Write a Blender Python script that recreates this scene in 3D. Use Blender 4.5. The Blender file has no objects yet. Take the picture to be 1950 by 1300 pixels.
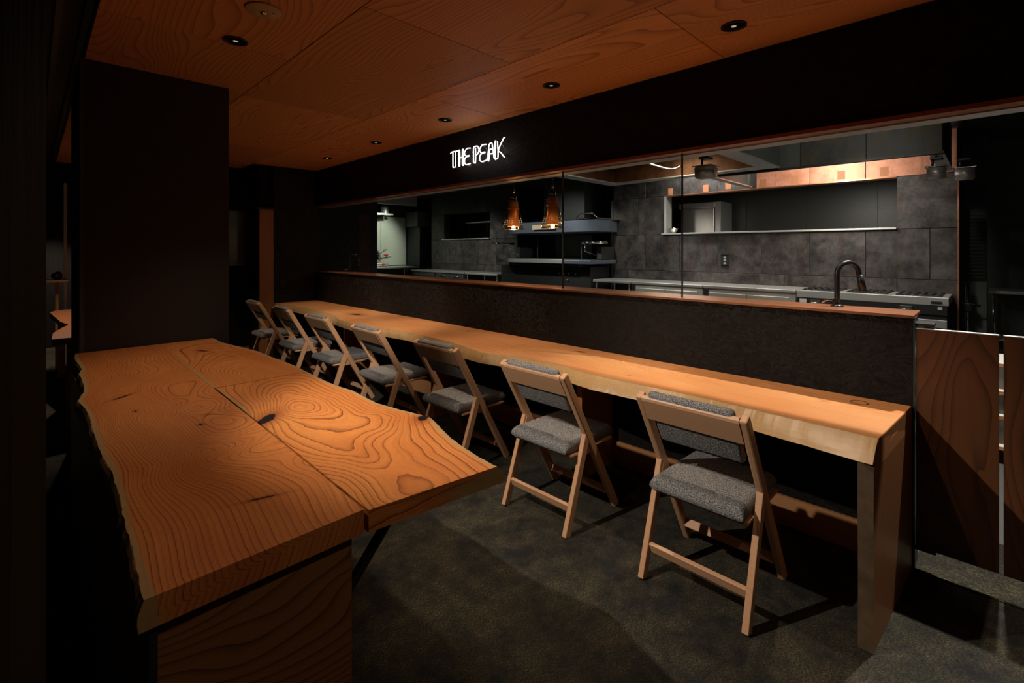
import bpy, bmesh, math, random
import numpy as np
from mathutils import Vector, Matrix
random.seed(7)
C = bpy.context.scene.collection
S2 = math.sqrt(2)
H = 1.4                      # camera height; +X runs towards the kitchen, +Y along the counter

# ------------------------------------------------------------------ camera, world, lights, exposure
cd = bpy.data.cameras.new('camera'); cam = bpy.data.objects.new('camera', cd); C.objects.link(cam)
cam.location = (0, 0, H); cam.rotation_euler = (math.pi/2, 0, -math.pi/4)
cd.sensor_width = 36; cd.lens = 36*914/1950; cd.shift_y = -(650-475)/1950
cd.clip_start = .05
bpy.context.scene.camera = cam
w = bpy.data.worlds.new('world'); bpy.context.scene.world = w; w.use_nodes = True
w.node_tree.nodes['Background'].inputs[0].default_value = (1, .92, .85, 1)
w.node_tree.nodes['Background'].inputs[1].default_value = 0.004
vs = bpy.context.scene.view_settings
vs.view_transform = 'Standard'; vs.look = 'None'; vs.gamma = 1; vs.use_curve_mapping = False
vs.exposure = 0.0
WARM = (1, .80, .60)
NEUT = (1, .97, .90)
def light(kind, name, loc, power, color, aim=None, parent=None, size=.05, angle=80, blend=.4, sy=None):
    l = bpy.data.lights.new(name, kind); l.energy = power; l.color = color
    if kind == 'AREA':
        l.size = size
        if sy: l.shape = 'RECTANGLE'; l.size_y = sy
    else: l.shadow_soft_size = size
    if kind == 'SPOT': l.spot_size = math.radians(angle); l.spot_blend = blend
    o = bpy.data.objects.new(name, l); C.objects.link(o); o.location = loc
    if aim: o.rotation_euler = (Vector(aim)-Vector(loc)).to_track_quat('-Z', 'Y').to_euler()
    if parent:
        o.parent = parent; o.location = Vector(loc)-parent.location
    return o
K = 2.6
# spots aimed at the seats, the first in the dark left ceiling strip
light('SPOT', 'seat_spot', (-.20, 1.97, 2.41), 230, (1, .90, .78), (2.3, 1.0, .1), size=.02, angle=56, blend=.75)
light('SPOT', 'seat_spot', (.38, 1.75, 2.41), 300, (1, .90, .78), (2.2, 4.25, .5), size=.02, angle=31, blend=.8)  # added fill for the far chairs
# kitchen lamps near the kitchen ceiling, among them two added fills
light('SPOT', 'kitchen_spot', (3.36, -.03, 2.84), 125*K, NEUT, (3.2, -.03, 0), size=.02, angle=100, blend=.3)
for y, p in ((1.0, 36), (2.9, 48), (4.6, 64), (9.2, 105)):
    light('SPOT', 'kitchen_spot', (5.35, y, 2.80), p*K, NEUT, (7.4, y+.1, .75), size=.10, angle=52 if y < 4 else 76, blend=.7)
light('SPOT', 'kitchen_spot', (5.2, 6.7, 2.80), 80*K, NEUT, (7.3, 6.4, 1.5), size=.06, angle=58, blend=.7)  # added spot that brightens the grill canopy
light('SPOT', 'kitchen_spot', (4.4, .9, 2.84), 14*K, NEUT, (6.5, 1.5, 2.2), size=.06, angle=80, blend=1.0)  # added weak spot that lifts the dark hood front
light('SPOT', 'kitchen_spot', (4.3, 5.0, 2.84), 25*K, NEUT, (4.9, 5.2, 0), size=.04, angle=105, blend=.6)
light('SPOT', 'kitchen_spot', (6.9, 10.9, 2.55), 70*K, (.95, 1, .85), (6.75, 12.3, 1.5), size=.05, angle=80, blend=.7)
light('AREA', 'hood_lamp', (7.2, 1.6, 2.72), 22*K, (1, .93, .82), (7.95, 1.6, 2.0), size=.15, sy=1.6)
light('AREA', 'hood_lamp', (7.6, 3.4, 2.80), 12*K, (1, .95, .88), (7.6, 3.4, 0), size=.15, sy=1.4)  # area light over the worktop, outside both hoods
light('AREA', 'hood_lamp', (5.6, 3.0, 2.66), 3.5*K, (1, .85, .65), (5.6, 3.0, 0), size=.3)

# ------------------------------------------------------------------ node helpers
class M:
    def __init__(s, name):
        s.m = bpy.data.materials.new(name); s.m.use_nodes = True
        s.t = s.m.node_tree; s.b = s.t.nodes['Principled BSDF']; s.L = s.t.links
    def n(s, typ, ins=None, out=0, **kw):
        nd = s.t.nodes.new('ShaderNode'+typ)
        for k, v in kw.items(): setattr(nd, k, v)
        for k, v in (ins or {}).items():
            if isinstance(v, bpy.types.NodeSocket): s.L.new(v, nd.inputs[k])
            else: nd.inputs[k].default_value = v
        return nd.outputs[out]
    def math(s, op, a, b=0.0, c=0.0, clamp=False):
        return s.n('Math', {0: a, 1: b, 2: c}, operation=op, use_clamp=clamp)
    def mix(s, f, a, b, blend='MIX'):
        nd = s.t.nodes.new('ShaderNodeMix'); nd.data_type = 'RGBA'; nd.blend_type = blend
        for k, v in ((0, f), (6, a), (7, b)):
            if isinstance(v, bpy.types.NodeSocket): s.L.new(v, nd.inputs[k])
            else: nd.inputs[k].default_value = v if k == 0 else (*v, 1)
        return nd.outputs[2]
    def ramp(s, f, stops):
        nd = s.t.nodes.new('ShaderNodeValToRGB'); s.L.new(f, nd.inputs[0]); cr = nd.color_ramp
        while len(cr.elements) < len(stops): cr.elements.new(.5)
        for e, (p, c) in zip(cr.elements, stops):
            e.position = p; e.color = (*c, 1) if len(c) == 3 else c
        return nd.outputs[0]
    def noise(s, vec, scale, detail=4, rough=.55, dist=0.0):
        return s.n('TexNoise', {'Vector': vec, 'Scale': scale, 'Detail': detail, 'Roughness': rough, 'Distortion': dist})
    def map(s, vec, scale=(1, 1, 1), loc=(0, 0, 0), rot=(0, 0, 0)):
        return s.n('Mapping', {0: vec, 1: loc, 2: rot, 3: scale})
    def coord(s, k='Object'): 
        nd = s.t.nodes.new('ShaderNodeTexCoord'); return nd.outputs[k]
    def rnd(s):
        nd = s.t.nodes.new('ShaderNodeObjectInfo'); return nd.outputs['Random']
    def set(s, **kw):
        for k, v in kw.items():
            k = {'base': 'Base Color', 'rough': 'Roughness', 'metal': 'Metallic', 'normal': 'Normal', 'ecol': 'Emission Color',
                 'emit': 'Emission Strength', 'spec': 'Specular IOR Level', 'coat': 'Coat Weight', 'trans': 'Transmission Weight'}[k]
            if isinstance(v, bpy.types.NodeSocket): s.L.new(v, s.b.inputs[k])
            elif isinstance(v, tuple): s.b.inputs[k].default_value = (*v, 1)
            else: s.b.inputs[k].default_value = v
        return s.m
    def bump(s, h, strength=.3, dist=.01):
        return s.n('Bump', {'Height': h, 'Strength': strength, 'Distance': dist})

def plain(name, col, rough=.5, metal=0.0, grain=.15, scale=30, **kw):
    a = M(name); v = a.coord()
    f = a.noise(v, scale)
    c = a.mix(f, tuple(x*(1-grain) for x in col), tuple(min(1, x*(1+grain)) for x in col))
    r = a.math('MULTIPLY_ADD', f, .2, rough-.1)
    return a.set(base=c, rough=r, metal=metal, **kw)

def wood(name, light_c, dark_c, along='Y', ring=45, warp=.5, rough=.45, contrast=.75, strips=0.0, random_shift=True, fig=1.2, stretch=.16):
    a = M(name); v = a.coord()
    if random_shift:
        r = a.rnd(); sh = a.n('CombineXYZ', {0: a.math('MULTIPLY', r, 31), 1: a.math('MULTIPLY', r, 57), 2: a.math('MULTIPLY', r, 13)})
        v = a.n('VectorMath', {0: v, 1: sh}, operation='ADD')
    sc = {'X': (stretch, 1, 1), 'Y': (1, stretch, 1), 'Z': (1, 1, stretch)}[along]
    m = a.map(v, sc)
    big = a.noise(m, fig, 2, .45, .4)
    sep = a.n('SeparateXYZ', {0: m}, 0)
    across = {'X': a.n('SeparateXYZ', {0: m}, 2), 'Y': a.n('SeparateXYZ', {0: m}, 0), 'Z': a.n('SeparateXYZ', {0: m}, 0)}[along]
    h = a.math('ADD', across, a.math('MULTIPLY', big, warp))
    ph = a.math('MULTIPLY', h, ring)
    fr = a.math('FRACT', ph)
    line = a.math('POWER', fr, 4)
    fib = a.noise(a.map(v, tuple(1.5 if q < 1 else 90 for q in sc)), 2, 3)
    tone = a.noise(m, 3, 3)
    c = a.mix(a.math('MULTIPLY', line, contrast), light_c, dark_c)
    c = a.mix(a.math('MULTIPLY', fib, .35), c, dark_c)
    c = a.mix(a.math('MULTIPLY', tone, .35), c, tuple(x*.55 for x in light_c))
    if strips:
        c = a.mix(1.0, c, a.n('CombineColor', {0: a.math('MULTIPLY_ADD', a.rnd(), strips, 1-strips/2), 1: a.math('MULTIPLY_ADD', a.rnd(), strips, 1-strips/2), 2: a.math('MULTIPLY_ADD', a.rnd(), strips, 1-strips/2)}), 'MULTIPLY')
    return a.set(base=c, rough=a.math('MULTIPLY_ADD', fib, .15, rough-.08), normal=a.bump(fib, .12, .003))

def slabwood(name, light_c, dark_c, mid_c, k=1.0, contrast=.85):
    """live-edge slab: 'ring' (growth-ring field), 'sap' (0 at the live edge .. distance), 'knot' stored on the mesh"""
    a = M(name)
    ring = a.n('Attribute', out=2, attribute_name='ring'); sap = a.n('Attribute', out=2, attribute_name='sap')
    knot = a.n('Attribute', out=2, attribute_name='knot')
    v = a.coord()
    wob = a.noise(v, 9, 3, .6); wob2 = a.noise(v, 45, 2, .6)
    rr = a.math('ADD', a.math('MULTIPLY', ring, k), a.math('MULTIPLY', wob, .55))
    rr = a.math('ADD', rr, a.math('MULTIPLY', a.noise(a.map(v, (1, .5, 1)), 3.3, 2), .9))
    rr = a.math('ADD', rr, a.math('MULTIPLY', wob2, .16))
    fr = a.math('FRACT', rr)
    line = a.math('POWER', fr, 6)
    line2 = a.math('POWER', a.math('FRACT', a.math('MULTIPLY', rr, 3.0)), 3)
    # each ring has its own weight
    wgt = a.n('TexWhiteNoise', {'W': a.math('FLOOR', rr)}, noise_dimensions='1D')
    amt = a.math('MULTIPLY', line, a.math('MULTIPLY_ADD', wgt, .8, .4))
    sy = a.n('SeparateXYZ', {0: v}, 1); sx = a.n('SeparateXYZ', {0: v}, 0)
    fv = a.n('CombineXYZ', {0: a.math('MULTIPLY', rr, 4), 1: a.math('MULTIPLY', sy, 3), 2: a.math('MULTIPLY', sx, 3)})
    fib = a.noise(fv, 1.0, 5, .7)
    tone = a.noise(a.map(v, (1, .45, 1)), 4, 3, .6)
    pores = a.noise(a.map(v, (1, .12, 1)), 420, 2)
    c = a.mix(a.ramp(tone, [(.3, (0, 0, 0)), (.7, (1, 1, 1))]), mid_c, light_c)
    c = a.mix(a.math('MULTIPLY', line2, .07), c, dark_c)
    c = a.mix(a.math('MULTIPLY', a.ramp(fib, [(.42, (0, 0, 0)), (.75, (1, 1, 1))]), .45), c, tuple((p+q)/2*.8 for p, q in zip(dark_c, mid_c)))
    c = a.mix(a.math('MULTIPLY', amt, contrast, clamp=True), c, dark_c)
    c = a.mix(a.math('MULTIPLY', a.ramp(pores, [(.55, (0, 0, 0)), (.75, (1, 1, 1))]), .25), c, dark_c)
    # sapwood
    sn = a.math('MULTIPLY_ADD', a.noise(a.map(v, (1, .3, 1)), 7, 4), .030, -.004)
    sf = a.ramp(a.math('SUBTRACT', sap, sn), [(0, (1, 1, 1)), (.006, (0, 0, 0))])
    sc = a.mix(a.noise(v, 22, 5, .7), (.32, .19, .078), (.46, .29, .12))
    sc = a.mix(a.math('MULTIPLY', line2, .25), sc, (.33, .18, .08))
    c = a.mix(a.math('MULTIPLY', sf, .93), c, sc)
    kn = a.ramp(knot, [(.0, (0, 0, 0)), (.55, (.6, .6, .6)), (.78, (.8, .8, .8)), (.84, (1, 1, 1))])
    c = a.mix(kn, c, a.mix(a.ramp(knot, [(.7, (0, 0, 0)), (.8, (1, 1, 1))]), (.22, .045, .012), (.006, .004, .003)))
    return a.set(base=c, rough=a.math('MULTIPLY_ADD', fib, .22, .30), normal=a.bump(a.math('ADD', fib, line), .10, .002))

def plaster(name, col):
    a = M(name); v = a.coord()
    n1 = a.noise(v, 3, 6, .65); n2 = a.n('TexNoise', {'Vector': a.map(v, (1, 1, 1.6)), 'Scale': 14, 'Detail': 8, 'Roughness': .7, 'Distortion': 1.8})
    n3 = a.noise(v, 90, 3)
    h = a.math('ADD', a.ramp(n2, [(.47, (0, 0, 0)), (.56, (1, 1, 1))]), a.math('MULTIPLY', n3, .25))
    c = a.mix(n1, tuple(x*.75 for x in col), tuple(x*1.3 for x in col))
    return a.set(base=c, rough=a.math('MULTIPLY_ADD', n1, .25, .48), normal=a.bump(h, .8, .008), spec=.22)

def steelpanel(name, c0, c1, c2, rough=.42):
    a = M(name); v = a.n('VectorMath', {0: a.coord(), 1: a.n('CombineXYZ', {0: a.math('MULTIPLY', a.rnd(), 17), 1: a.math('MULTIPLY', a.rnd(), 43), 2: a.math('MULTIPLY', a.rnd(), 29)})}, operation='ADD')
    n1 = a.noise(v, 4.5, 10, .74, .15); n2 = a.noise(a.map(v, (1, 1, .22)), 7, 8, .75, .1); n3 = a.noise(v, 30, 5, .75)
    c = a.mix(a.ramp(n1, [(.38, (0, 0, 0)), (.64, (1, 1, 1))]), c0, c1)
    c = a.mix(a.math('MULTIPLY', a.ramp(n2, [(.52, (0, 0, 0)), (.70, (1, 1, 1))]), .8), c, c2)
    c = a.mix(a.ramp(n3, [(.64, (0, 0, 0)), (.74, (.7, .7, .7))]), c, tuple(x*1.9 for x in c1))
    c = a.mix(1.0, c, a.n('CombineColor', {0: a.math('MULTIPLY_ADD', a.rnd(), .5, .75), 1: a.math('MULTIPLY_ADD', a.rnd(), .5, .75), 2: a.math('MULTIPLY_ADD', a.rnd(), .5, .75)}), 'MULTIPLY')
    return a.set(base=c, rough=a.math('MULTIPLY_ADD', n1, .3, rough-.12), metal=.55, normal=a.bump(n1, .15, .004))

def fabricmat(name):
    a = M(name); v = a.coord()
    w1 = a.n('TexNoise', {'Vector': a.map(v, (1, .5, 1)), 'Scale': 480, 'Detail': 2, 'Roughness': .6})
    w2 = a.n('TexWave', {'Vector': v, 'Scale': 110, 'Distortion': 1.5, 'Detail': 2, 'Detail Scale': 3}, out=1, bands_direction='X')
    c = a.mix(a.ramp(w1, [(.40, (0, 0, 0)), (.62, (1, 1, 1))]), (.022, .023, .028), (.42, .40, .38))
    return a.set(base=c, rough=.92, normal=a.bump(a.math('ADD', w1, w2), .6, .002), spec=.2)

def carpetmat():
    a = M('carpet_weave'); v = a.coord()
    big = a.noise(v, 3.0, 8, .74, .5); mid = a.noise(v, 11, 7, .75)
    fine = a.n('TexNoise', {'Vector': a.map(v, (1, .35, 1), rot=(0, 0, .6)), 'Scale': 360, 'Detail': 3, 'Roughness': .75})
    f = a.math('ADD', a.math('MULTIPLY', big, .55), a.math('MULTIPLY', mid, .45))
    c = a.mix(a.ramp(f, [(.42, (0, 0, 0)), (.60, (1, 1, 1))]), (.024, .023, .023), (.115, .096, .054))
    c2 = a.mix(a.ramp(fine, [(.42, (0, 0, 0)), (.62, (1, 1, 1))]), (.012, .012, .011), c)
    hi = a.math('MULTIPLY', a.ramp(fine, [(.60, (0, 0, 0)), (.70, (1, 1, 1))]), a.ramp(f, [(.5, (0, 0, 0)), (.6, (1, 1, 1))]))
    c2 = a.mix(hi, c2, (.30, .25, .13))
    return a.set(base=c2, rough=.9, spec=.12)

def brushed(name, col=(.62, .61, .58), rough=.40, axis=1, metal=.8):
    a = M(name); v = a.coord()
    sc = [90, 90, 90]; sc[axis] = 1.2
    n = a.noise(a.map(v, tuple(sc)), 1.5, 3)
    n2 = a.noise(v, 3, 3)
    return a.set(base=a.mix(n2, tuple(x*.85 for x in col), col), metal=metal, rough=a.math('MULTIPLY_ADD', n, .22, rough-.08), normal=a.bump(n, .08, .002))

def glassmat(name, tint=(1, 1, 1), rough=.0, refl=1.0):
    a = M(name); t = a.t
    g = t.nodes.new('ShaderNodeBsdfGlossy'); g.inputs['Roughness'].default_value = .02 + rough; g.inputs['Color'].default_value = (1, 1, 1, 1)
    tr = t.nodes.new('ShaderNodeBsdfTransparent'); tr.inputs['Color'].default_value = (*tint, 1)
    fr = t.nodes.new('ShaderNodeFresnel'); fr.inputs['IOR'].default_value = 1.45
    mx = t.nodes.new('ShaderNodeMixShader')
    sm = a.noise(a.coord(), 2.5, 2)
    geo = t.nodes.new('ShaderNodeNewGeometry')
    f = a.math('MULTIPLY', fr.outputs[0], a.math('MULTIPLY_ADD', sm, .1, refl-.05))
    f = a.math('MULTIPLY', f, a.math('SUBTRACT', 1.0, geo.outputs['Backfacing']))
    t.links.new(f, mx.inputs[0]); t.links.new(tr.outputs[0], mx.inputs[1]); t.links.new(g.outputs[0], mx.inputs[2])
    t.links.new(mx.outputs[0], t.nodes['Material Output'].inputs['Surface'])
    return a.m

def emit(name, col, strength):
    a = M(name); n = a.noise(a.coord(), 5)
    return a.set(base=(.8, .8, .8), ecol=col, emit=a.math('MULTIPLY_ADD', n, strength*.1, strength*.95))

# materials
m_ceil = wood('ceiling_plywood', (.78, .36, .125), (.20, .055, .016), 'Y', ring=30, warp=1.5, rough=.60, contrast=.75, strips=.5, fig=1.7, stretch=.20)
m_table = slabwood('zelkova_slab', (.64, .225, .054), (.12, .022, .006), (.50, .145, .032), contrast=.95)
m_tableb = slabwood('zelkova_slab_bold', (.68, .25, .062), (.11, .020, .006), (.55, .17, .038), contrast=1.0)
m_counter = slabwood('counter_slab', (.64, .30, .115), (.34, .11, .032), (.52, .20, .062), contrast=.5)
m_base = wood('table_base_veneer', (.33, .135, .040), (.045, .014, .005), 'X', ring=44, warp=.6, contrast=.9, fig=2.6, stretch=.42)
m_gate = wood('gate_veneer', (.155, .054, .018), (.035, .011, .004), 'Z', ring=60, warp=.28, contrast=.8, fig=3.0, stretch=.20, rough=.4)
m_jamb = wood('jamb_timber', (.46, .20, .065), (.20, .065, .02), 'Z', ring=60, warp=.15)
m_board = wood('base_timber', (.50, .24, .10), (.25, .09, .03), 'Y', ring=60, warp=.2)
m_chair = {k: wood('chair_beech_'+k.lower(), (.66, .37, .205), (.50, .25, .12), k, ring=130, warp=.12, contrast=.35, rough=.42, random_shift=False) for k in 'XYZ'}
m_wall = plaster('dark_plaster', (.0085, .0065, .0055))
m_wall2 = plaster('grey_plaster', (.028, .027, .026))
m_black = plain('black_paint', (.010, .010, .010), .5)
m_dark = plain('dark_panel', (.022, .022, .021), .45)
m_green = plain('grey_green_panel', (.085, .092, .078), .45, grain=.08)
m_pale = plain('pale_panel', (.42, .44, .37), .5, grain=.06, scale=4)
m_trimg = plain('grey_trim', (.06, .07, .065), .35, metal=.4)
m_carpet = carpetmat()
m_kfloor = plain('kitchen_floor', (.10, .10, .095), .5)
m_fab = fabricmat('grey_tweed')
m_steel = brushed('brushed_steel'); m_steelz = brushed('brushed_steel_upright', (.66, .62, .56), .42, 2, .8)
m_chrome = plain('chrome', (.7, .68, .64), .14, metal=1.0)
m_copper = brushed('copper_trim', (.55, .24, .12), .28)
m_coppershade = brushed('copper_shade', (.95, .38, .14), .42, 2)
m_coppin = steelpanel('dark_copper', (.10, .045, .02), (.22, .10, .045), (.05, .02, .01))
m_panel = steelpanel('weathered_steel', (.030, .027, .027), (.105, .094, .088), (.065, .034, .024))
m_red = steelpanel('rusted_steel', (.42, .17, .10), (.60, .28, .18), (.28, .10, .06), .5)
m_rust = plain('orange_rust', (.34, .13, .055), .7)
m_hoodf = steelpanel('hood_steel', (.050, .055, .060), (.12, .10, .06), (.035, .045, .060), .5)
m_bluegrey = plain('blue_grey_steel', (.13, .15, .19), .35, metal=.5)
m_rubber = plain('black_matt', (.012, .012, .012), .35)
m_glass = glassmat('pane_glass', (.95, .97, .96))
m_shadeglass = glassmat('shade_glass', (.93, .88, .80), refl=2.6)
m_neon = emit('neon_white', (1, .96, .95), 2.6)
m_bulb = emit('warm_filament', (1, .62, .28), 60)
m_pin = emit('glowing_bead', (1, .72, .40), 3)
m_white = plain('white_paint', (.75, .74, .70), .5, grain=.03)
m_beige = plain('beige_board', (.50, .36, .24), .6)
m_redp = plain('red_plastic', (.5, .03, .02), .4)
m_label = plain('sticker', (.5, .5, .48), .6)
m_cream = plain('cream_plate', (.45, .33, .20), .5)

# ------------------------------------------------------------------ geometry helpers
def link(name, bm, mat, parent=None, smooth=False, loc=None):
    me = bpy.data.meshes.new(name); bm.to_mesh(me); bm.free()
    o = bpy.data.objects.new(name, me); C.objects.link(o)
    if mat: me.materials.append(mat)
    if smooth:
        for p in me.polygons: p.use_smooth = True
    if parent: o.parent = parent
    return o
def box(bm, x0, x1, y0, y1, z0, z1, bev=0.0, seg=2):
    r = bmesh.ops.create_cube(bm, size=1)
    vs_ = r['verts']
    for v in vs_:
        v.co = Vector(((x0+x1)/2+v.co.x*(x1-x0), (y0+y1)/2+v.co.y*(y1-y0), (z0+z1)/2+v.co.z*(z1-z0)))
    if bev:
        es = list({e for v in vs_ for e in v.link_edges})
        bmesh.ops.bevel(bm, geom=es, offset=bev, segments=seg, affect='EDGES', profile=.5)
    return bm
def bxo(name, dims, mat, parent=None, bev=0.0, seg=2, smooth=False):
    bm = bmesh.new(); off = parent.location if parent else Vector()
    x0, x1, y0, y1, z0, z1 = dims
    box(bm, x0-off.x, x1-off.x, y0-off.y, y1-off.y, z0-off.z, z1-off.z, bev, seg)
    return link(name, bm, mat, parent, smooth)
def tube(bm, pts, r, seg=10, closed=False, r1=None):
    pts = [Vector(p) for p in pts]; rings = []
    n = len(pts); up = None
    for i, p in enumerate(pts):
        t = (pts[min(i+1, n-1)]-pts[max(i-1, 0)])
        if t.length < 1e-9: t = Vector((0, 0, 1))
        t.normalize()
        if up is None: up = t.orthogonal().normalized()
        up = (up-t*up.dot(t)); up = up.normalized() if up.length > 1e-6 else t.orthogonal().normalized()
        s = t.cross(up); rr = r if r1 is None else r+(r1-r)*i/(n-1)
        rings.append([bm.verts.new(p+(up*math.cos(a)+s*math.sin(a))*rr) for a in [2*math.pi*k/seg for k in range(seg)]])
    for a, b in zip(rings, rings[1:]):
        for k in range(seg): bm.faces.new((a[k], a[(k+1) % seg], b[(k+1) % seg], b[k]))
    bm.faces.new(rings[0][::-1]); bm.faces.new(rings[-1])
    return bm
def lathe(bm, prof, c=(0, 0, 0), seg=32, closed=False):
    rings = []
    for r, z in prof:
        rings.append([bm.verts.new((c[0]+max(r, 1e-4)*math.cos(2*math.pi*k/seg), c[1]+max(r, 1e-4)*math.sin(2*math.pi*k/seg), c[2]+z)) for k in range(seg)])
    prs = list(zip(rings, rings[1:]))
    if closed: prs.append((rings[-1], rings[0]))
    for a, b in prs:
        for k in range(seg): bm.faces.new((a[k], a[(k+1) % seg], b[(k+1) % seg], b[k]))
    if not closed:
        bm.faces.new(rings[0][::-1]); bm.faces.new(rings[-1])
    bmesh.ops.recalc_face_normals(bm, faces=bm.faces)
    return bm
def bar(bm, p0, p1, w, h, side=(0, 1, 0), bev=.002):
    """rectangular bar from p0 to p1; w along side, h along the third direction"""
    p0 = Vector(p0); p1 = Vector(p1); t = (p1-p0).normalized(); s = Vector(side); s = (s-t*s.dot(t)).normalized(); u = t.cross(s)
    L = (p1-p0).length
    b2 = bmesh.new(); box(b2, -L/2, L/2, -w/2, w/2, -h/2, h/2, bev, 2)
    mt = Matrix((t, s, u)).transposed().to_4x4(); mt.translation = (p0+p1)/2
    bmesh.ops.transform(b2, matrix=mt, verts=b2.verts)
    me = bpy.data.meshes.new('tmp'); b2.to_mesh(me); b2.free(); bm.from_mesh(me); bpy.data.meshes.remove(me)
    return bm
def prism(bm, poly, axis, a0, a1):
    """extrude a 2-D polygon: axis 0 -> poly is (y,z), 1 -> (x,z), 2 -> (x,y)"""
    def mk(p, a): return {0: (a, p[0], p[1]), 1: (p[0], a, p[1]), 2: (p[0], p[1], a)}[axis]
    A = [bm.verts.new(mk(p, a0)) for p in poly]; B = [bm.verts.new(mk(p, a1)) for p in poly]
    n = len(poly); bm.faces.new(A); bm.faces.new(B[::-1])
    for i in range(n): bm.faces.new((A[i], B[i], B[(i+1) % n], A[(i+1) % n]))
    bmesh.ops.recalc_face_normals(bm, faces=bm.faces); return bm
def thing(name, label, cat, loc=(0, 0, 0), group=None, rz=0):
    o = bpy.data.objects.new(name, None); C.objects.link(o); o.empty_display_size = .1
    o.location = loc; o.rotation_euler = (0, 0, rz); o['label'] = label; o['category'] = cat
    if group: o['group'] = group
    bpy.context.view_layer.update()
    return o
def tag(o, label, cat, group=None):
    o['label'] = label; o['category'] = cat
    if group: o['group'] = group
    return o
def struct(o, label=None):
    o['kind'] = 'structure'
    if label: o['label'] = label
    return o
def copy_tree(o, parent=None):
    c = o.copy(); C.objects.link(c); c.parent = parent
    for ch in list(o.children): copy_tree(ch, c)
    return c
def smoothcurve(pts, n=8):
    out = []; P_ = [Vector(p) for p in pts]; P_ = [P_[0]*2-P_[1]]+P_+[P_[-1]*2-P_[-2]]
    for i in range(1, len(P_)-2):
        for k in range(n):
            t = k/n; a, b, c, d = P_[i-1:i+3]
            out.append(.5*((2*b)+(-a+c)*t+(2*a-5*b+4*c-d)*t*t+(-a+3*b-3*c+d)*t**3))
    out.append(P_[-2]); return out

# ------------------------------------------------------------------ the room shell
struct(bxo('floor', (-2.2, 2.72, -2.0, 9.6, -.05, 0), m_carpet), 'dark olive patterned carpet of the dining room')
o = bxo('floor', (2.72, 10.2, -2.0, 13.2, -.05, 0), m_kfloor); struct(o, 'plain dark grey kitchen floor')
# carpet runs a little way past the gates
struct(bxo('floor', (2.72, 3.25, -2.0, .24, .0, .004), m_carpet), 'carpet strip passing under the swing gates')

CZ = 2.46
ce = bxo('ceiling', (.20, 2.72, -2.0, 9.6, CZ+.012, CZ+.06), m_dark); struct(ce, 'dining room ceiling clad in reddish wood panels')
rows = [(.205, 1.018, [-.69, 1.05, 2.79, 4.52, 6.26, 8.0]), (1.022, 1.93, [-1.55, .18, 1.94, 3.66, 5.40, 6.95]), (1.934, 2.716, [-.69, 1.05, 2.79, 4.50, 6.45])]
for x0, x1, js in rows:
    js = [-2.0]+js
    for a_, b_ in zip(js, js[1:]):
        bm = bmesh.new(); box(bm, x0, x1, a_+.002, b_-.002, CZ, CZ+.012, .0015, 1)
        link('ceiling_panel', bm, m_ceil, ce)
# low ceiling on the left with black slide tracks
lc = bxo('ceiling', (-2.2, .19, -2.0, 9.6, CZ+.01, CZ+.06), m_dark); struct(lc, 'dark left ceiling strip carrying black tracks')
for k, x in enumerate((.19, .10, .02)):
    struct(bxo('trim_%d' % (k+1), (x-.03, x-.006, -2.0, 8.4, CZ-.035-.006*k, CZ+.01), m_trimg if k else m_black), 'black sliding track along the left ceiling')
struct(bxo('ceiling', (.9, 2.1, 6.95, 8.4, 2.30, 2.52), m_dark), 'lower dark block for the shaded ceiling of the far passage')  # added dark block stands in for shade on the passage ceiling

# counter wall with the kitchen opening
wc = bxo('wall_counter', (2.72, 2.84, .245, 6.5, 0, 1.10), m_wall); struct(wc, 'low black plaster wall behind the counter')
wb = bxo('wall_beam', (2.72, 2.90, -2.0, 6.5, 1.995, 2.98), m_wall); struct(wb, 'black plaster wall above the kitchen opening')
struct(bxo('trim_4', (2.712, 2.97, .24, 6.5, 1.10, 1.112), m_copper), 'copper coloured sill along the kitchen opening')
struct(bxo('trim_5', (2.712, 2.80, -2.0, 6.5, 1.975, 1.995), m_copper), 'copper coloured strip under the beam')
struct(bxo('trim_6', (2.80, 2.90, -2.0, 6.5, 1.970, 1.995), m_steel), 'steel strip under the beam')
struct(bxo('trim_7', (2.722, 2.84, .238, .245, 0, 1.10), m_trimg), 'rough metal end strip of the low wall')
struct(bxo('baseboard_counter', (2.70, 2.72, .25, 6.5, .0, .145), m_board), 'wooden baseboard under the counter')
# end wall
struct(bxo('wall_far', (2.19, 3.65, 6.5, 6.75, 0, 2.9), m_wall2), 'dark plaster end wall beyond the counter')
struct(bxo('trim_8', (2.02, 2.185, 6.50, 6.54, 0, 1.905), m_jamb), 'bare wooden door jamb at the far end')
struct(bxo('trim_9', (1.99, 2.20, 6.48, 6.55, 1.905, 1.93), m_dark), 'dark lintel over the wooden jamb')
struct(bxo('wall_passage', (1.45, 2.10, 6.95, 7.1, 0, 2.5), m_wall), 'black wall beside the passage')
struct(bxo('wall_passage', (.6, 2.6, 8.4, 8.5, 0, 2.5), m_black), 'black wall closing the passage')
struct(bxo('wall_passage', (2.03, 2.19, 6.56, 6.95, 0, 2.5), m_wall), 'black return wall behind the jamb')
struct(bxo('baseboard_passage', (1.45, 2.03, 6.93, 6.95, 0, .12), m_board), 'wooden baseboard in the passage')
nt = thing('notice_board', 'dark framed panel of smudged glass on the passage wall', 'frame', (1.95, 6.93, 1.2))
bxo('back_board', (1.70, 2.015, 6.925, 6.945, 1.19, 1.90), m_dark, nt)
bxo('glass_pane', (1.72, 1.995, 6.918, 6.924, 1.21, 1.88), plain('chalky_glass', (.05, .055, .055), .25, grain=.9, scale=7), nt)
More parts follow.
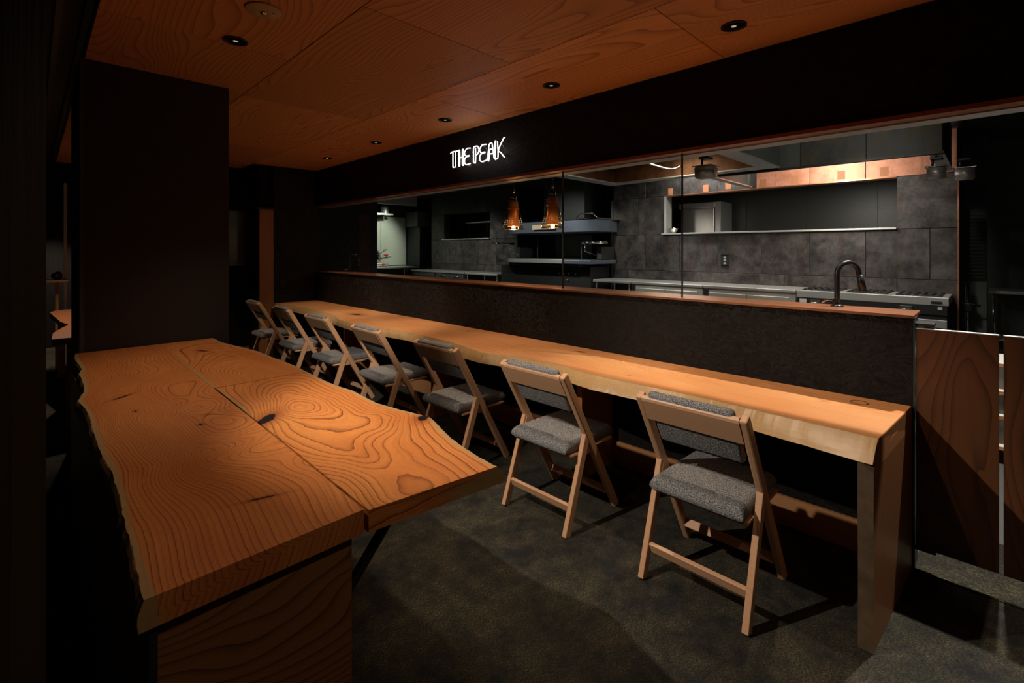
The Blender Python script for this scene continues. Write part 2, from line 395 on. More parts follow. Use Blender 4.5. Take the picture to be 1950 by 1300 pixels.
for nm, d in (('frame_rail', (1.70, 2.015, 6.91, 6.925, 1.19, 1.21)), ('frame_rail', (1.70, 2.015, 6.91, 6.925, 1.88, 1.90)), ('frame_stile', (1.70, 1.715, 6.91, 6.925, 1.21, 1.88)), ('frame_stile', (2.0, 2.015, 6.91, 6.925, 1.21, 1.88))):
    bxo(nm, d, m_trimg, nt)
# pillar block
struct(bxo('wall_pillar', (.20, .918, 3.56, 4.7, 0, CZ), plain('pillar_paint', (.017, .014, .012), .6, grain=.1, scale=3)), 'smooth black pillar block behind the live edge table')
struct(bxo('trim_10', (.185, .205, 3.55, 3.60, 0, CZ), m_trimg), 'grey metal corner strip of the pillar')
# near left partition
struct(bxo('wall_left', (-.30, .0115, .78, .86, 0, CZ), wood('old_dark_timber', (.055, .030, .018), (.02, .012, .008), 'Z', ring=18, warp=.3)), 'dark timber partition close at the left')
# outer walls
struct(bxo('wall_left', (-2.3, -2.2, -2.0, 9.6, 0, 2.5), m_black))
struct(bxo('wall_near', (-2.3, 10.2, -2.1, -2.0, 0, 3), m_black))
struct(bxo('wall_far', (-2.3, .6, 9.5, 9.6, 0, 2.5), m_black))
struct(bxo('wall_passage', (2.72, 2.84, 6.75, 13.2, 0, 3.0), m_black))
struct(bxo('ceiling', (2.72, 10.2, -2.0, 13.2, 2.92, 3.0), m_dark), 'high dark kitchen ceiling')

# ------------------------------------------------------------------ kitchen back wall and its steel panels
WX = 8.05
kb = bxo('wall_kitchen', (WX+.02, WX+.2, .30, 5.24, 0, 1.67), m_dark); struct(kb, 'kitchen back wall clad in weathered steel sheets')
def seg(y0, y1, z0, z1):
    o = bxo('wall_kitchen', (WX+.02, WX+.2, y0, y1, z0, z1), m_dark); struct(o); return o
seg(.30, 5.24, 2.36, 2.92); seg(.30, .885, 1.67, 2.36); seg(4.14, 5.24, 1.67, 2.36)
kl = seg(7.93, 11.3, 0, 1.67); seg(7.93, 11.3, 2.36, 2.92); seg(7.93, 8.83, 1.67, 2.36); seg(10.7, 11.3, 1.67, 2.36)
def panels(js, z0, z1, mat, parent=None):
    for a_, b_ in zip(js, js[1:]):
        bm = bmesh.new(); box(bm, WX, WX+.02, a_+.003, b_-.003, z0+.003, z1-.003, .002, 1)
        link('steel_panel', bm, mat, parent or kb)
panels([.30, .883, 2.226, 3.57, 4.91, 5.24], .60, 1.02, m_panel)
panels([.30, .555, 1.22, 1.885, 2.55, 3.215, 3.88, 4.545, 5.24], 1.02, 1.67, m_panel)
panels([.30, .885], 1.67, 2.36, m_panel); panels([4.14, 4.70, 5.24], 1.67, 2.36, m_panel)
panels([.30, 1.22, 1.885, 2.62], 2.36, 2.9, m_red); panels([2.62, 3.215, 3.88, 4.545, 5.24], 2.36, 2.9, m_panel)
js = [7.93, 8.59, 9.26, 9.92, 10.6, 11.3]
panels(js, 1.02, 1.67, m_panel, kl); panels([7.93, 9.3, 10.6, 11.3], .6, 1.02, m_panel, kl); panels(js, 2.36, 2.9, m_panel, kl)
panels([7.93, 8.83], 1.67, 2.36, m_panel, kl); panels([10.7, 11.3], 1.67, 2.36, m_panel, kl)
bxo('pass_sill', (WX-.06, WX+.2, .885, 4.20, 1.665, 1.69), m_steel, kb, .003)
bxo('pass_frame', (WX-.01, WX+.2, 4.13, 4.17, 1.69, 2.36), m_steel, kb)
bxo('pass_frame', (WX-.01, WX+.2, .885, 4.17, 2.35, 2.365), m_copper, kb)
bxo('pass_sill', (WX-.06, WX+.2, 8.80, 10.75, 1.665, 1.69), m_steel, kl, .003)
bxo('edge_strip', (WX-.004, WX+.012, .285, .302, 0, 2.36), m_copper, kb)
bxo('end_cap', (WX+.012, WX+.2, .285, .302, 0, 2.92), m_dark, kb)
for y in (4.05, 3.42, 3.05, 2.52, 2.08, 1.50, 1.02):
    z = 2.44+.01*math.sin(y*9)
    bxo('rust_patch', (WX-.003, WX, y-.045, y+.045, z-.06, z+.06), m_rust, kb)
# room seen through the pass
struct(bxo('wall_pantry', (9.6, 9.7, -2.0, 13.2, 0, 3.0), plain('pantry_paint', (.045, .048, .042), .4, grain=.08)), 'grey green wall seen through the pass window')
for y in (1.3, 2.3, 3.3, 4.3): struct(bxo('trim_11', (9.59, 9.60, y-.004, y+.004, 0, 3.0), m_dark))
sb = thing('steel_cabinet', 'stainless cabinet standing beyond the long pass window', 'cabinet', (9.1, 3.9, 0))
bxo('body', (8.9, 9.4, 3.62, 4.28, 0, 2.18), m_steelz, sb, .03, 4, True)
bxo('lid', (8.88, 9.42, 3.60, 4.30, 2.18, 2.28), m_steel, sb, .01)
bxo('side_flange', (8.88, 9.42, 3.50, 3.60, 0, 2.28), m_steel, sb, .004)
gl = tag(link('steel_ladle', lathe(bmesh.new(), [(0, .0), (.05, .02), (.08, .08), (.085, .09), (.07, .08), (0, .03)], (0, 0, 0)), m_chrome, None, True), 'round steel bowl peeping at the left end of the long pass', 'bowl')
gl.name = 'steel_bowl'; gl.location = (8.12, 4.03, 1.69)
rk = thing('pole_rack', 'thin chrome rack standing inside the small pass window', 'rack', (8.6, 9.8, 0))
for y in (9.1, 9.55, 10.3):
    link('pole', tube(bmesh.new(), [(0, y-9.8, 0), (0, y-9.8, 2.15)], .012, 8), m_chrome, rk, True)
bxo('shelf', (8.5, 8.9, 9.05, 10.35, 2.12, 2.15), m_steel, rk)
bxo('shelf', (8.5, 8.9, 9.05, 10.35, 1.2, 1.23), m_steel, rk)
# outlet
ot = thing('wall_outlet', 'black power outlet plate on the weathered steel kitchen wall', 'outlet', (WX, 3.10, 1.22))
oy = 3.10
bxo('plate', (WX-.012, WX, oy-.062, oy+.062, 1.10, 1.34), m_black, ot, .004)
for z in (1.13, 1.30): bxo('plate_edge', (WX-.016, WX-.011, oy-.06, oy+.06, z, z+.012), m_chrome, ot)
for z in (1.16, 1.21, 1.255): bxo('socket', (WX-.016, WX-.011, oy-.02, oy+.02, z, z+.03), m_steel, ot, .003)

# ------------------------------------------------------------------ stainless line under the wall
def handle(parent, x, y, z, wd=.12, mat=None):
    bm = bmesh.new(); px, py = parent.location.x, parent.location.y
    tube(bm, [(x-px, y-wd/2-py, z), (x-.03-px, y-wd/2-py, z), (x-.03-px, y+wd/2-py, z), (x-px, y+wd/2-py, z)], .006, 8)
    return bm
FX = 7.34
st = thing('gas_range', 'stainless gas range with black oven fronts at the right of the kitchen wall', 'stove', (7.7, 1.11, 0))
bxo('cooktop', (FX, 8.03, .345, 1.875, .757, .85), m_steel, st, .004)
bxo('oven_body', (FX+.03, 8.03, .36, 1.86, .12, .757), m_black, st, .004)
bxo('control_panel', (FX+.004, FX+.03, .36, 1.86, .65, .755), m_black, st)
bxo('lower_band', (FX, FX+.03, .36, 1.86, .50, .59), m_steel, st, .003)
for y0 in (.40, .90, 1.40):
    bm = bmesh.new()
    for k in range(6):
        box(bm, FX+.10-7.7, FX+.62-7.7, y0+.02+k*.075-1.11, y0+.035+k*.075-1.11, .862, .872)
    for xx in (FX+.10, FX+.35, FX+.60): box(bm, xx-7.7, xx+.015-7.7, y0+.0-1.11, y0+.43-1.11, .85, .864)
    link('pan_support', bm, m_rubber, st)
for y in (.72, 1.66):
    kn = bxo('latch_plate', (FX-.008, FX+.004, y-.06, y+.06, .665, .735), m_trimg, st, .003)
    h = link('latch', handle(st, FX-.006, y, .70, .07), m_chrome, kn, True); h.matrix_parent_inverse = Matrix()
bxo('badge', (FX-.005, FX, .40, .50, .775, .805), m_black, st, .002)
bxo('rating_label', (FX-.002, FX+.004, 1.76, 1.84, .66, .74), m_label, st)
bxo('rating_label', (FX-.002, FX+.004, .40, .44, .71, .74), m_label, st)
fc = bpy.data.curves.new('lettering', 'FONT'); fc.body = 'Tanico'; fc.size = .026; fc.extrude = .0008; fc.align_x = 'CENTER'; fc.align_y = 'CENTER'
tx = bpy.data.objects.new('lettering', fc); C.objects.link(tx); fc.materials.append(m_chrome)
bpy.context.view_layer.update()
tm = bpy.data.meshes.new_from_object(tx); bpy.data.objects.remove(tx); tx = bpy.data.objects.new('lettering', tm); C.objects.link(tx)
tx.parent = st; tx.location = (FX-.0065-7.7, .45-1.11, .789); tx.rotation_euler = (math.pi/2, 0, -math.pi/2)
for sx in (FX+.06, 7.97):
    for y in (.40, 1.82): link('leg', tube(bmesh.new(), [(sx-7.7, y-1.11, 0), (sx-7.7, y-1.11, .125)], .022, 10), m_steel, st, True)

def fridge(y0, y1, label, ndoor):
    t = thing('undercounter_fridge', label, 'fridge', (7.68, (y0+y1)/2, 0))
    bxo('worktop', (FX-.01, 8.03, y0+.003, y1-.003, .81, .85), m_steel, t, .006)
    bxo('cabinet', (FX+.02, 8.02, y0+.01, y1-.01, .10, .81), m_steelz, t, .004)
    n = ndoor; wd = (y1-y0-.16)/n
    for k in range(n):
        a_ = y0+.08+k*wd
        d = bxo('door', (FX-.005, FX+.02, a_+.006, a_+wd-.006, .14, .745), m_steelz, t, .006)
        bxo('door_handle', (FX-.02, FX-.004, a_+.03, a_+.15, .655, .69), m_dark, t, .004)
    bxo('grille', (FX+.005, FX+.02, y1-.075, y1-.012, .14, .79), m_black, t)
    for sx in (FX+.06, 7.96):
        for y in (y0+.05, y1-.05): link('leg', tube(bmesh.new(), [(sx-7.68, y-(y0+y1)/2, 0), (sx-7.68, y-(y0+y1)/2, .10)], .02, 10), m_steel, t, True)
    return t
fridge(1.885, 3.16, 'stainless undercounter fridge directly left of the gas range', 2)
fridge(3.165, 4.42, 'stainless undercounter fridge beside the open leg work table', 2)
def worktable(x0, x1, y0, y1, label, z=.85, cat='table', shelf=True, bev=.012):
    cx, cy = (x0+x1)/2, (y0+y1)/2
    t = thing('steel_table', label, cat, (cx, cy, 0))
    bxo('table_top', (x0, x1, y0, y1, z-.045, z), m_steel, t, bev, 3)
    if shelf: bxo('shelf', (x0+.03, x1-.03, y0+.03, y1-.03, .2, .22), m_steel, t)
    for x in (x0+.05, x1-.05):
        for y in (y0+.05, y1-.05):
            link('leg', tube(bmesh.new(), [(x-cx, y-cy, 0), (x-cx, y-cy, z-.045)], .017, 10), m_chrome, t, True)
    return t
worktable(FX-.01, 8.03, 4.43, 5.22, 'stainless open leg work table at the left end of the long counter')
worktable(7.38, 8.03, 7.85, 9.0, 'stainless open leg work table right of the drawer units')
def drawers(y0, y1, label):
    t = thing('drawer_unit', label, 'cabinet', (7.7, (y0+y1)/2, 0), 'drawer units under the small pass window')
    bxo('worktop', (7.37, 8.03, y0+.003, y1-.003, .81, .85), m_steel, t, .005)
    bxo('cabinet', (7.41, 8.02, y0+.01, y1-.01, .08, .81), m_dark, t)
    for k in range(2):
        a_ = y0+.03+k*(y1-y0-.06)/2; b_ = a_+(y1-y0-.06)/2
        for z0, z1 in ((.60, .79), (.36, .58)):
            d = bxo('drawer', (7.385, 7.41, a_+.01, b_-.01, z0, z1), m_trimg, t, .003)
            h = link('handle', handle(t, 7.385, (a_+b_)/2, z0+.14, .22), m_chrome, d, True)
    return t
drawers(9.01, 10.2, 'dark two column drawer unit beside the open leg table at left')
drawers(10.21, 11.3, 'dark two column drawer unit furthest along the left wall')

# ------------------------------------------------------------------ hearth between the two clad walls
struct(bxo('wall_hearth', (9.0, 9.1, 5.24, 7.93, 0, 2.92), m_black), 'black recess wall behind the grill')
struct(bxo('wall_hearth', (WX, 9.0, 5.24, 5.30, 0, 2.36), m_dark)); struct(bxo('wall_hearth', (WX, 9.0, 7.87, 7.93, 0, 2.92), m_dark))
hb = thing('grill_hearth', 'black steel grill station with a broad stainless front ledge', 'grill', (7.9, 6.4, 0))
bxo('body', (7.45, 8.9, 5.35, 7.8, 0, 1.08), m_black, hb, .01)
bxo('ledge', (7.15, 8.0, 5.15, 7.62, 1.13, 1.20), m_bluegrey, hb, .01)
bxo('ledge_inset', (7.13, 7.9, 5.75, 7.25, 1.135, 1.207), m_steel, hb, .004)
bxo('ledge_support', (7.3, 8.0, 5.5, 7.4, 1.07, 1.13), m_dark, hb, .02)
bxo('back_plate', (8.4, 8.45, 6.0, 7.0, 1.2, 1.71), m_dark, hb)
for y in (5.9, 7.1): link('upright', tube(bmesh.new(), [(0, y-6.4, 1.2), (0, y-6.4, 1.71)], .012, 8), m_trimg, hb, True)
for k, (y, z) in enumerate(((6.10, .93), (5.98, .93), (5.86, .93), (5.9, .80), (5.7, .92))):
    bm = bmesh.new(); lathe(bm, [(.02, 0), (.018, .03), (.0, .032)], (0, 0, 0), 14)
    q = link('knob', bm, m_copper, hb, True); q.location = (7.45-7.9, y-6.4, z); q.rotation_euler = (0, -math.pi/2, 0)
hh = thing('grill_canopy', 'blue grey curved canopy band hanging over the black grill', 'canopy', (7.6, 6.27, 1.75))
bm = bmesh.new()
poly = [(7.3, 5.10), (7.3, 7.46), (7.42, 7.56), (8.6, 7.56), (8.6, 5.25), (7.7, 5.10)]
prism(bm, [(x-7.6, y-6.27) for x, y in poly], 2, -.01, .22); link('canopy_band', bm, m_bluegrey, hh)
bxo('canopy_lip', (7.28, 8.6, 5.08, 7.58, 1.965, 1.985), m_chrome, hh)
bxo('flue', (8.0, 8.6, 5.9, 7.0, 1.98, 2.9), m_dark, hh)
link('rod', tube(bmesh.new(), [(-.2, -.6, .235), (-.2, -.7, .33), (-.2, -1.0, .33), (-.2, -1.1, .24)], .009, 8), m_chrome, hh, True)
bx = tag(bxo('wooden_box', (7.24, 7.298, 6.08, 6.66, 1.80, 1.90), m_beige, None, .004), 'small pale wooden box fixed on the blue grey canopy', 'box')
for x, y, lab in ((7.5, 7.78, 'round steel wall shelf left of the black grill'), (7.5, 5.30, 'round steel wall shelf right of the black grill')):
    t = thing('round_shelf', lab, 'shelf', (x, y, 1.5))
    link('tray', lathe(bmesh.new(), [(0, 0), (.24, 0), (.25, .01), (.25, .05), (.24, .05), (.235, .012), (0, .012)]), m_chrome, t, True)
    s = -1 if y > 7 else 1
    link('bracket', tube(bmesh.new(), [(0, s*.22, .0), (0, s*.24, -.13), (.1, s*.42, -.24)] if s < 0 else [(0, .22, 0), (0, .22, -.13), (.25, .0, -.25)], .008, 8), m_chrome, t, True)
    link('mount', box(bmesh.new(), .08, .5, s*.40-.04 if s < 0 else -.1, s*.40+.04 if s < 0 else .0, -.28, -.05), m_dark, t)

# ------------------------------------------------------------------ hoods
hd = thing('range_hood', 'long weathered steel hood over the gas range', 'hood', (7.2, 1.5, 2.39))
for a_, b_ in ((.35, .98), (.98, 1.62), (1.62, 2.22), (2.22, 2.75)):
    bxo('front_panel', (6.5, 6.52, a_+.003, b_-.003, 2.39, 2.9), m_hoodf if a_ < 1.6 else m_green, hd, .002, 1)
bxo('backing', (6.525, 6.54, .37, 2.73, 2.395, 2.9), m_black, hd)
bxo('bottom_rim', (6.49, 6.56, .34, 2.76, 2.375, 2.395), m_dark, hd)
bxo('side_panel', (6.52, 8.0, .35, .37, 2.39, 2.9), m_black, hd); bxo('side_panel', (6.52, 8.0, 2.73, 2.75, 2.39, 2.9), m_green, hd)
bxo('side_rim', (6.56, 8.0, .34, .46, 2.378, 2.392), m_steel, hd)
bxo('side_rim', (6.56, 8.0, 2.66, 2.76, 2.378, 2.392), m_steel, hd)
ih = thing('island_hood', 'square ceiling hood with copper brown interior and steel rim', 'hood', (5.6, 3.0, 2.39))
bxo('hood_top', (4.9, 6.3, 1.9, 4.1, 2.80, 2.82), m_coppin, ih)
for d in ((6.22, 6.24, 1.95, 4.05, 2.40, 2.8), (4.93, 4.95, 1.95, 4.05, 2.40, 2.8), (4.95, 6.22, 1.95, 1.97, 2.40, 2.8), (4.95, 6.22, 4.03, 4.05, 2.40, 2.8)):
    bxo('inner_panel', d, m_coppin, ih)
for d in ((6.18, 6.36, 1.80, 4.18, 2.385, 2.40), (4.80, 4.98, 1.80, 4.18, 2.385, 2.40), (4.98, 6.18, 1.80, 2.0, 2.385, 2.40), (4.98, 6.18, 3.99, 4.18, 2.385, 2.40)):
    bxo('rim', d, m_steel, ih)
for d in ((6.34, 6.36, 1.80, 4.18, 2.40, 2.9), (4.80, 4.82, 1.80, 4.18, 2.40, 2.9), (4.82, 6.34, 1.80, 1.82, 2.40, 2.9), (4.82, 6.34, 4.16, 4.18, 2.40, 2.9)):
    bxo('outer_panel', d, m_green, ih)
cb = link('cable', tube(bmesh.new(), smoothcurve([(-.1, .10, .25), (-.12, .08, .12), (.0, -.02, .06), (.2, -.10, .04), (.4, -.12, .10)]), .012, 8), m_white, ih, True)
def cup(x, y, label, z=2.37, wd=.19, rod=0):
    t = thing('grease_cup', label, 'cup', (x, y, z-.23))
    bm = bmesh.new(); prism(bm, [(-wd*.38, 0), (wd*.38, 0), (wd*.46, .12), (-wd*.46, .12)], 1, -wd*.42, wd*.42); bmesh.ops.bevel(bm, geom=list(bm.edges), offset=.012, segments=3, affect='EDGES')
    link('cup_body', bm, m_steelz, t, True)
    bxo('cup_rim', (x-wd*.56, x+wd*.56, y-wd*.5, y+wd*.5, z-.112, z-.104), m_chrome, t, .003)
    link('hanger', tube(bmesh.new(), [(-.03, .03, .12), (-.03, .03, .19), (.02, 0, .235)]+([(.02, 0, rod)] if rod else []), .012, 8), m_rubber, t, True)
    link('clamp', box(bmesh.new(), -.07, .06, -.05, .05, .195, .22, .006), m_rubber, t)
cup(4.95, 2.10, 'stainless grease cup hanging from the island hood', 2.368, .21)
cup(6.62, .405, 'stainless grease cup at the right corner of the range hood', 2.362, .18)
cup(6.9, .20, 'stainless grease cup just right of the copper wall edge', 2.36, .18, .79)
# ------------------------------------------------------------------ right side of the kitchen
struct(bxo('wall_right', (8.6, 8.7, .04, .30, 0, 2.9), m_dark), 'dark wall strip right of the steel cladding')
lv = thing('louvre_panel', 'black louvred panel right of the copper wall edge', 'louvre', (8.58, .17, 1.0))
for k in range(26): bxo('slat', (8.565, 8.60, .055, .285, 1.03+k*.045, 1.06+k*.045), m_black, lv)
bxo('frame', (8.59, 8.60, .045, .295, 1.0, 2.25), m_rubber, lv)
gd = bxo('access_door', (8.57, 8.60, .045, .295, .05, .99), m_green, None, .004); tag(gd, 'grey green access door below the black louvres', 'door')
worktable(9.0, 9.58, -1.4, .03, 'narrow stainless shelf table against the grey green wall at right', .86, bev=.006)
vf = thing('valve_pipe', 'small black valve on a pipe beside the copper wall edge', 'valve', (8.3, .22, 0))
link('pipe', tube(bmesh.new(), [(0, 0, 0), (0, 0, .95)], .018, 10), m_chrome, vf, True)
link('valve_body', box(bmesh.new(), -.05, .05, -.05, .05, .62, .74, .015, 3), m_rubber, vf, True)
link('lever', tube(bmesh.new(), [(0, -.02, .72), (0, -.12, .70)], .012, 8), m_rubber, vf, True)
# white shelf unit seen through the gate slit
ws = thing('white_shelf', 'white shelf unit with wood edges seen between the swing gates', 'shelf', (4.6, -.35, 0))
bxo('back_panel', (4.85, 4.87, -.75, .3, 0, .66), m_white, ws)
for z in (.1, .30, .46, .64): 
    sh = bxo('shelf_board', (4.45, 4.85, -.75, .3, z, z+.02), m_white, ws)
    bxo('wood_edge', (4.44, 4.45, -.75, .3, z, z+.02), m_board, ws)
bxo('side_panel', (4.45, 4.85, .3, .32, 0, .66), m_white, ws); bxo('side_panel', (4.45, 4.85, -.77, -.75, 0, .66), m_white, ws)

# ------------------------------------------------------------------ far left of the kitchen
struct(bxo('wall_end', (2.84, 9.6, 12.4, 12.5, 0, 2.92), m_dark), 'dark end wall of the kitchen')
ep = thing('wall_panel', 'pale greenish sheet lining the lit end wall', 'panel', (7.1, 12.39, 0))
for a_, b_ in ((6.2, 7.05), (7.05, 7.9)): bxo('panel', (a_+.003, b_-.003, 12.38, 12.4, .95, 2.35), m_pale, ep)
bxo('splash_panel', (6.2, 7.9, 12.37, 12.4, .75, .95), m_green, ep)
bc = thing('tall_fridge', 'black tall cabinet in the dark far corner', 'cabinet', (8.35, 12.0, 0))
bxo('body', (7.92, 8.9, 11.7, 12.35, 0, 2.05), m_black, bc, .01); bxo('top_cowl', (7.85, 8.9, 11.7, 12.35, 2.07, 2.5), m_green, bc, .01)
bxo('door_edge', (7.915, 7.935, 11.69, 11.71, .1, 2.0), m_trimg, bc)
tf = worktable(5.2, 7.84, 11.6, 12.34, 'dark stainless work table holding the meat slicer', .92, shelf=True)
sl = thing('meat_slicer', 'stainless meat slicer with red knobs on the far table', 'slicer', (6.72, 11.95, .92))
link('base', box(bmesh.new(), -.28, .22, -.2, .2, .02, .12, .03, 4), m_steelz, sl, True)
q = link('blade_guard', lathe(bmesh.new(), [(0, 0), (.17, .0), (.185, .02), (.17, .05), (.05, .07), (0, .07)], seg=40), m_chrome, sl, True); q.location = (-.05, -.02, .30); q.rotation_euler = (math.radians(80), 0, .5)
q = link('carriage', box(bmesh.new(), -.13, .13, -.1, .1, -.012, .012, .006), m_chrome, sl); q.location = (.12, 0, .43); q.rotation_euler = (0, -.5, 0)
q = link('food_tray', box(bmesh.new(), -.12, .12, -.1, .1, -.03, .03, .01), m_steel, sl); q.location = (.25, 0, .27); q.rotation_euler = (0, -.3, 0)
for x, y, z, r in ((.06, -.2, .07, .035), (.19, -.11, .33, .02)):
    q = link('red_knob', lathe(bmesh.new(), [(0, 0), (r, 0), (r, .03), (r*.8, .04), (0, .04)], seg=16), m_redp, sl, True); q.location = (x, y, z); q.rotation_euler = (math.radians(90), 0, 0)
bxo('red_grip', (6.84, 6.97, 11.80, 11.84, 1.23, 1.27), m_redp, sl, .01)
for x in (-.22, .16):
    for y in (-.15, .15): link('foot', lathe(bmesh.new(), [(.02, 0), (.02, .022)], (x, y, 0), 12), m_rubber, sl)
us = thing('high_shelf', 'dark shelf with a steel edge high on the far kitchen wall', 'shelf', (6.6, 12.1, 2.36))
bxo('shelf_board', (6.0, 7.15, 11.85, 12.38, 2.36, 2.40), m_steel, us); bxo('bracket', (6.9, 6.93, 11.95, 12.38, 2.2, 2.36), m_dark, us)
pt = tag(link('stock_pot', lathe(bmesh.new(), [(0, 0), (.10, 0), (.105, .02), (.105, .20), (.11, .205), (.098, .2), (.098, .02), (0, .02)], (7.0, 12.05, 2.40)), m_steel, None, True), 'dim steel pot on the high far shelf', 'pot')
wl = thing('wall_bracket_lamp', 'small white angled bracket glowing on the pale far wall', 'lamp', (6.62, 12.3, 2.08))
link('arm', tube(bmesh.new(), [(-.15, 0, .02), (.13, -.02, .02), (.02, -.02, -.12)], .014, 8), m_white, wl, True)
link('wall_mount', box(bmesh.new(), -.2, -.14, 0, .08, -.05, .09), m_rubber, wl)
ct = thing('kitchen_canopy', 'pale steel canopy edge near the far kitchen ceiling', 'hood', (6.5, 11.0, 2.6))
bxo('canopy_front', (5.4, 7.3, 10.9, 10.94, 2.56, 2.92), m_steel, ct); bxo('canopy_under', (5.4, 7.3, 10.94, 11.6, 2.64, 2.68), m_green, ct)

# ------------------------------------------------------------------ glass in the opening
for k, (y0, y1) in enumerate(((2.249, 6.495), (1.326, 2.245))):
    g = bxo('window_%d' % (k+1), (2.776, 2.784, y0, y1, 1.112, 1.975), m_glass); struct(g, 'clear glass screen of the kitchen opening')
struct(bxo('trim_12', (2.772, 2.788, 1.322, 1.327, 1.112, 1.975), m_rubber)); struct(bxo('trim_13', (2.772, 2.788, 2.245, 2.249, 1.112, 1.975), m_trimg))

# ------------------------------------------------------------------ faucets
def faucet(x, y, dx, dy, label):
    t = thing('faucet', label, 'faucet', (x, y, 1.112), 'black arched faucets on the sill')
    bm = bmesh.new(); R = .058; top = .165; pts = [(0, 0, .0), (0, 0, .06), (0, 0, .12)]
    for k in range(13):
        a = math.pi*k/12; q = R*(1-math.cos(a)); pts.append((q*dx, q*dy, top+R*math.sin(a)))
    pts.append((R*2.08*dx, R*2.08*dy, top-.02))
    link('spout', tube(bm, pts, .0125, 14), m_rubber, t, True)
    link('spray_head', tube(bmesh.new(), [(R*2.06*dx, R*2.06*dy, top-.005), (R*2.2*dx, R*2.2*dy, top-.04), (R*2.35*dx, R*2.35*dy, top-.085)], .014, 14, r1=.018), m_rubber, t, True)
    link('flange', lathe(bmesh.new(), [(0, 0), (.028, 0), (.028, .004), (.016, .012), (0, .012)], seg=24), m_rubber, t, True)
    link('lever', tube(bmesh.new(), [(-.015, .01, .03), (-.035, .035, .035), (-.05, .055, .02)], .005, 8), m_chrome, t, True)
    return t
faucet(2.885, .555, .75, -.66, 'black arched faucet at the right end of the copper sill')
faucet(2.885, 5.84, .71, -.71, 'black arched faucet at the far left end of the copper sill')

# ------------------------------------------------------------------ pendants
def pendant(x, y, label):
    t = thing('pendant_lamp', label, 'lamp', (x, y, 1.587), 'pair of copper and glass pendants')
    link('cord', tube(bmesh.new(), [(0, 0, .36), (0, 0, 1.33)], .004, 8), m_rubber, t, True)
    link('stem', tube(bmesh.new(), [(0, 0, .33), (0, 0, .40)], .010, 12), m_chrome, t, True)
    link('socket_cap', lathe(bmesh.new(), [(0, .265), (.028, .265), (.030, .27), (.030, .325), (.025, .33), (0, .33)]), m_chrome, t, True)
    s = link('copper_shade', lathe(bmesh.new(), [(.056, .03), (.042, .262), (.038, .268), (.001, .268), (.001, .265), (.035, .264), (.039, .258), (.054, .03)], closed=True), m_coppershade, t, True)
    bm = bmesh.new(); lathe(bm, [(.102, .0), (.104, .004), (.052, .20), (.050, .20), (.099, .006)], closed=True)
    link('glass_shade', bm, m_shadeglass, t, True)
    bm = bmesh.new(); lathe(bm, [(.100, -.001), (.106, -.001), (.106, .009), (.100, .009)], closed=True); link('glass_rim', bm, m_chrome, t, True)
    bm = bmesh.new(); lathe(bm, [(.050, .197), (.056, .197), (.056, .203), (.050, .203)], closed=True); link('copper_ring', bm, m_copper, t, True)
    bm = bmesh.new()
    for k in range(20):
        if k % 5 in (0, 1, 2):
            for j in range(3):
                a = 2*math.pi*k/20; z = .05+.018*j; r = .1015-z*.25
                bmesh.ops.create_icosphere(bm, subdivisions=1, radius=.0019, matrix=Matrix.Translation((r*math.cos(a), r*math.sin(a), z)))
    q = link('glow_beads', bm, m_pin, t); q['kind'] = 'stuff'  # glowing beads on the glass stand in for its bright dots
    for a in range(3): link('side_screw', tube(bmesh.new(), [(.04*math.cos(a*2.1), .04*math.sin(a*2.1), .25), (.058*math.cos(a*2.1), .058*math.sin(a*2.1), .25)], .003, 8), m_chrome, t, True)
    b = link('bulb', lathe(bmesh.new(), [(0, -.002), (.012, .003), (.016, .015), (.014, .03), (.006, .06), (0, .07)], seg=16), m_bulb, t, True)
    l = light('POINT', 'bulb_light', (x, y, 1.575), 2.5, (1, .66, .36), parent=t, size=.015)
pendant(3.2, 3.18, 'copper and glass pendant lamp, the left one over the sill')
pendant(3.2, 2.70, 'copper and glass pendant lamp, the right one over the sill')

# ------------------------------------------------------------------ neon sign
ns = thing('neon_sign', 'white neon lettering THE PEAK on the black wall above the opening', 'sign', (2.66, 3.43, 2.135))
glyph = {
 'T': (.00, .085, [[(-.12, .93), (.2, 1), (1.08, .98)], [(.28, .95), (.28, .08), (.38, 0), (.62, 0), (.72, .08), (.72, .95)]]),
 'H': (.105, .175, [[(0, .08), (0, .9), (.12, 1), (.24, .9), (.24, .08), (.12, 0), (0, .08)], [(.72, .08), (.72, .9), (.84, 1), (.96, .9), (.96, .08), (.84, 0), (.72, .08)], [(.26, .52), (.70, .52)]]),
 'E': (.185, .265, [[(1, .98), (.45, 1), (.1, .86), (.02, .68), (.3, .55), (.8, .54)], [(.8, .50), (.3, .48), (.05, .36), (.05, .12), (.35, .0), (1, .02)]]),
 'P': (.30, .375, [[(.1, 0), (.1, .9), (.3, 1), (.75, 1), (1, .82), (.95, .62), (.7, .5), (.4, .48)], [(.1, .1), (.3, .0), (.45, .1), (.45, .92)]]),
 'E2': (.385, .47, [[(1, .98), (.45, 1), (.1, .86), (.02, .68), (.3, .55), (.8, .54)], [(.8, .50), (.3, .48), (.05, .36), (.05, .12), (.35, .0), (1, .02)]]),
 'A': (.475, .565, [[(0, .05), (.15, .2), (.3, .85), (.5, 1), (.72, .95), (.8, .7), (1, .04)], [(.15, .02), (.3, .0), (.42, .6), (.7, .62)], [(.2, .36), (.8, .36)]]),
 'K': (.575, .69, [[(.1, 1.05), (.0, .98), (.0, .06), (.15, 0), (.3, .08), (.3, .6)], [(1, 1.14), (.85, 1.08), (.35, .5), (.6, .3), (.98, -.02)], [(.3, .45), (.25, 1.0)]]),
}
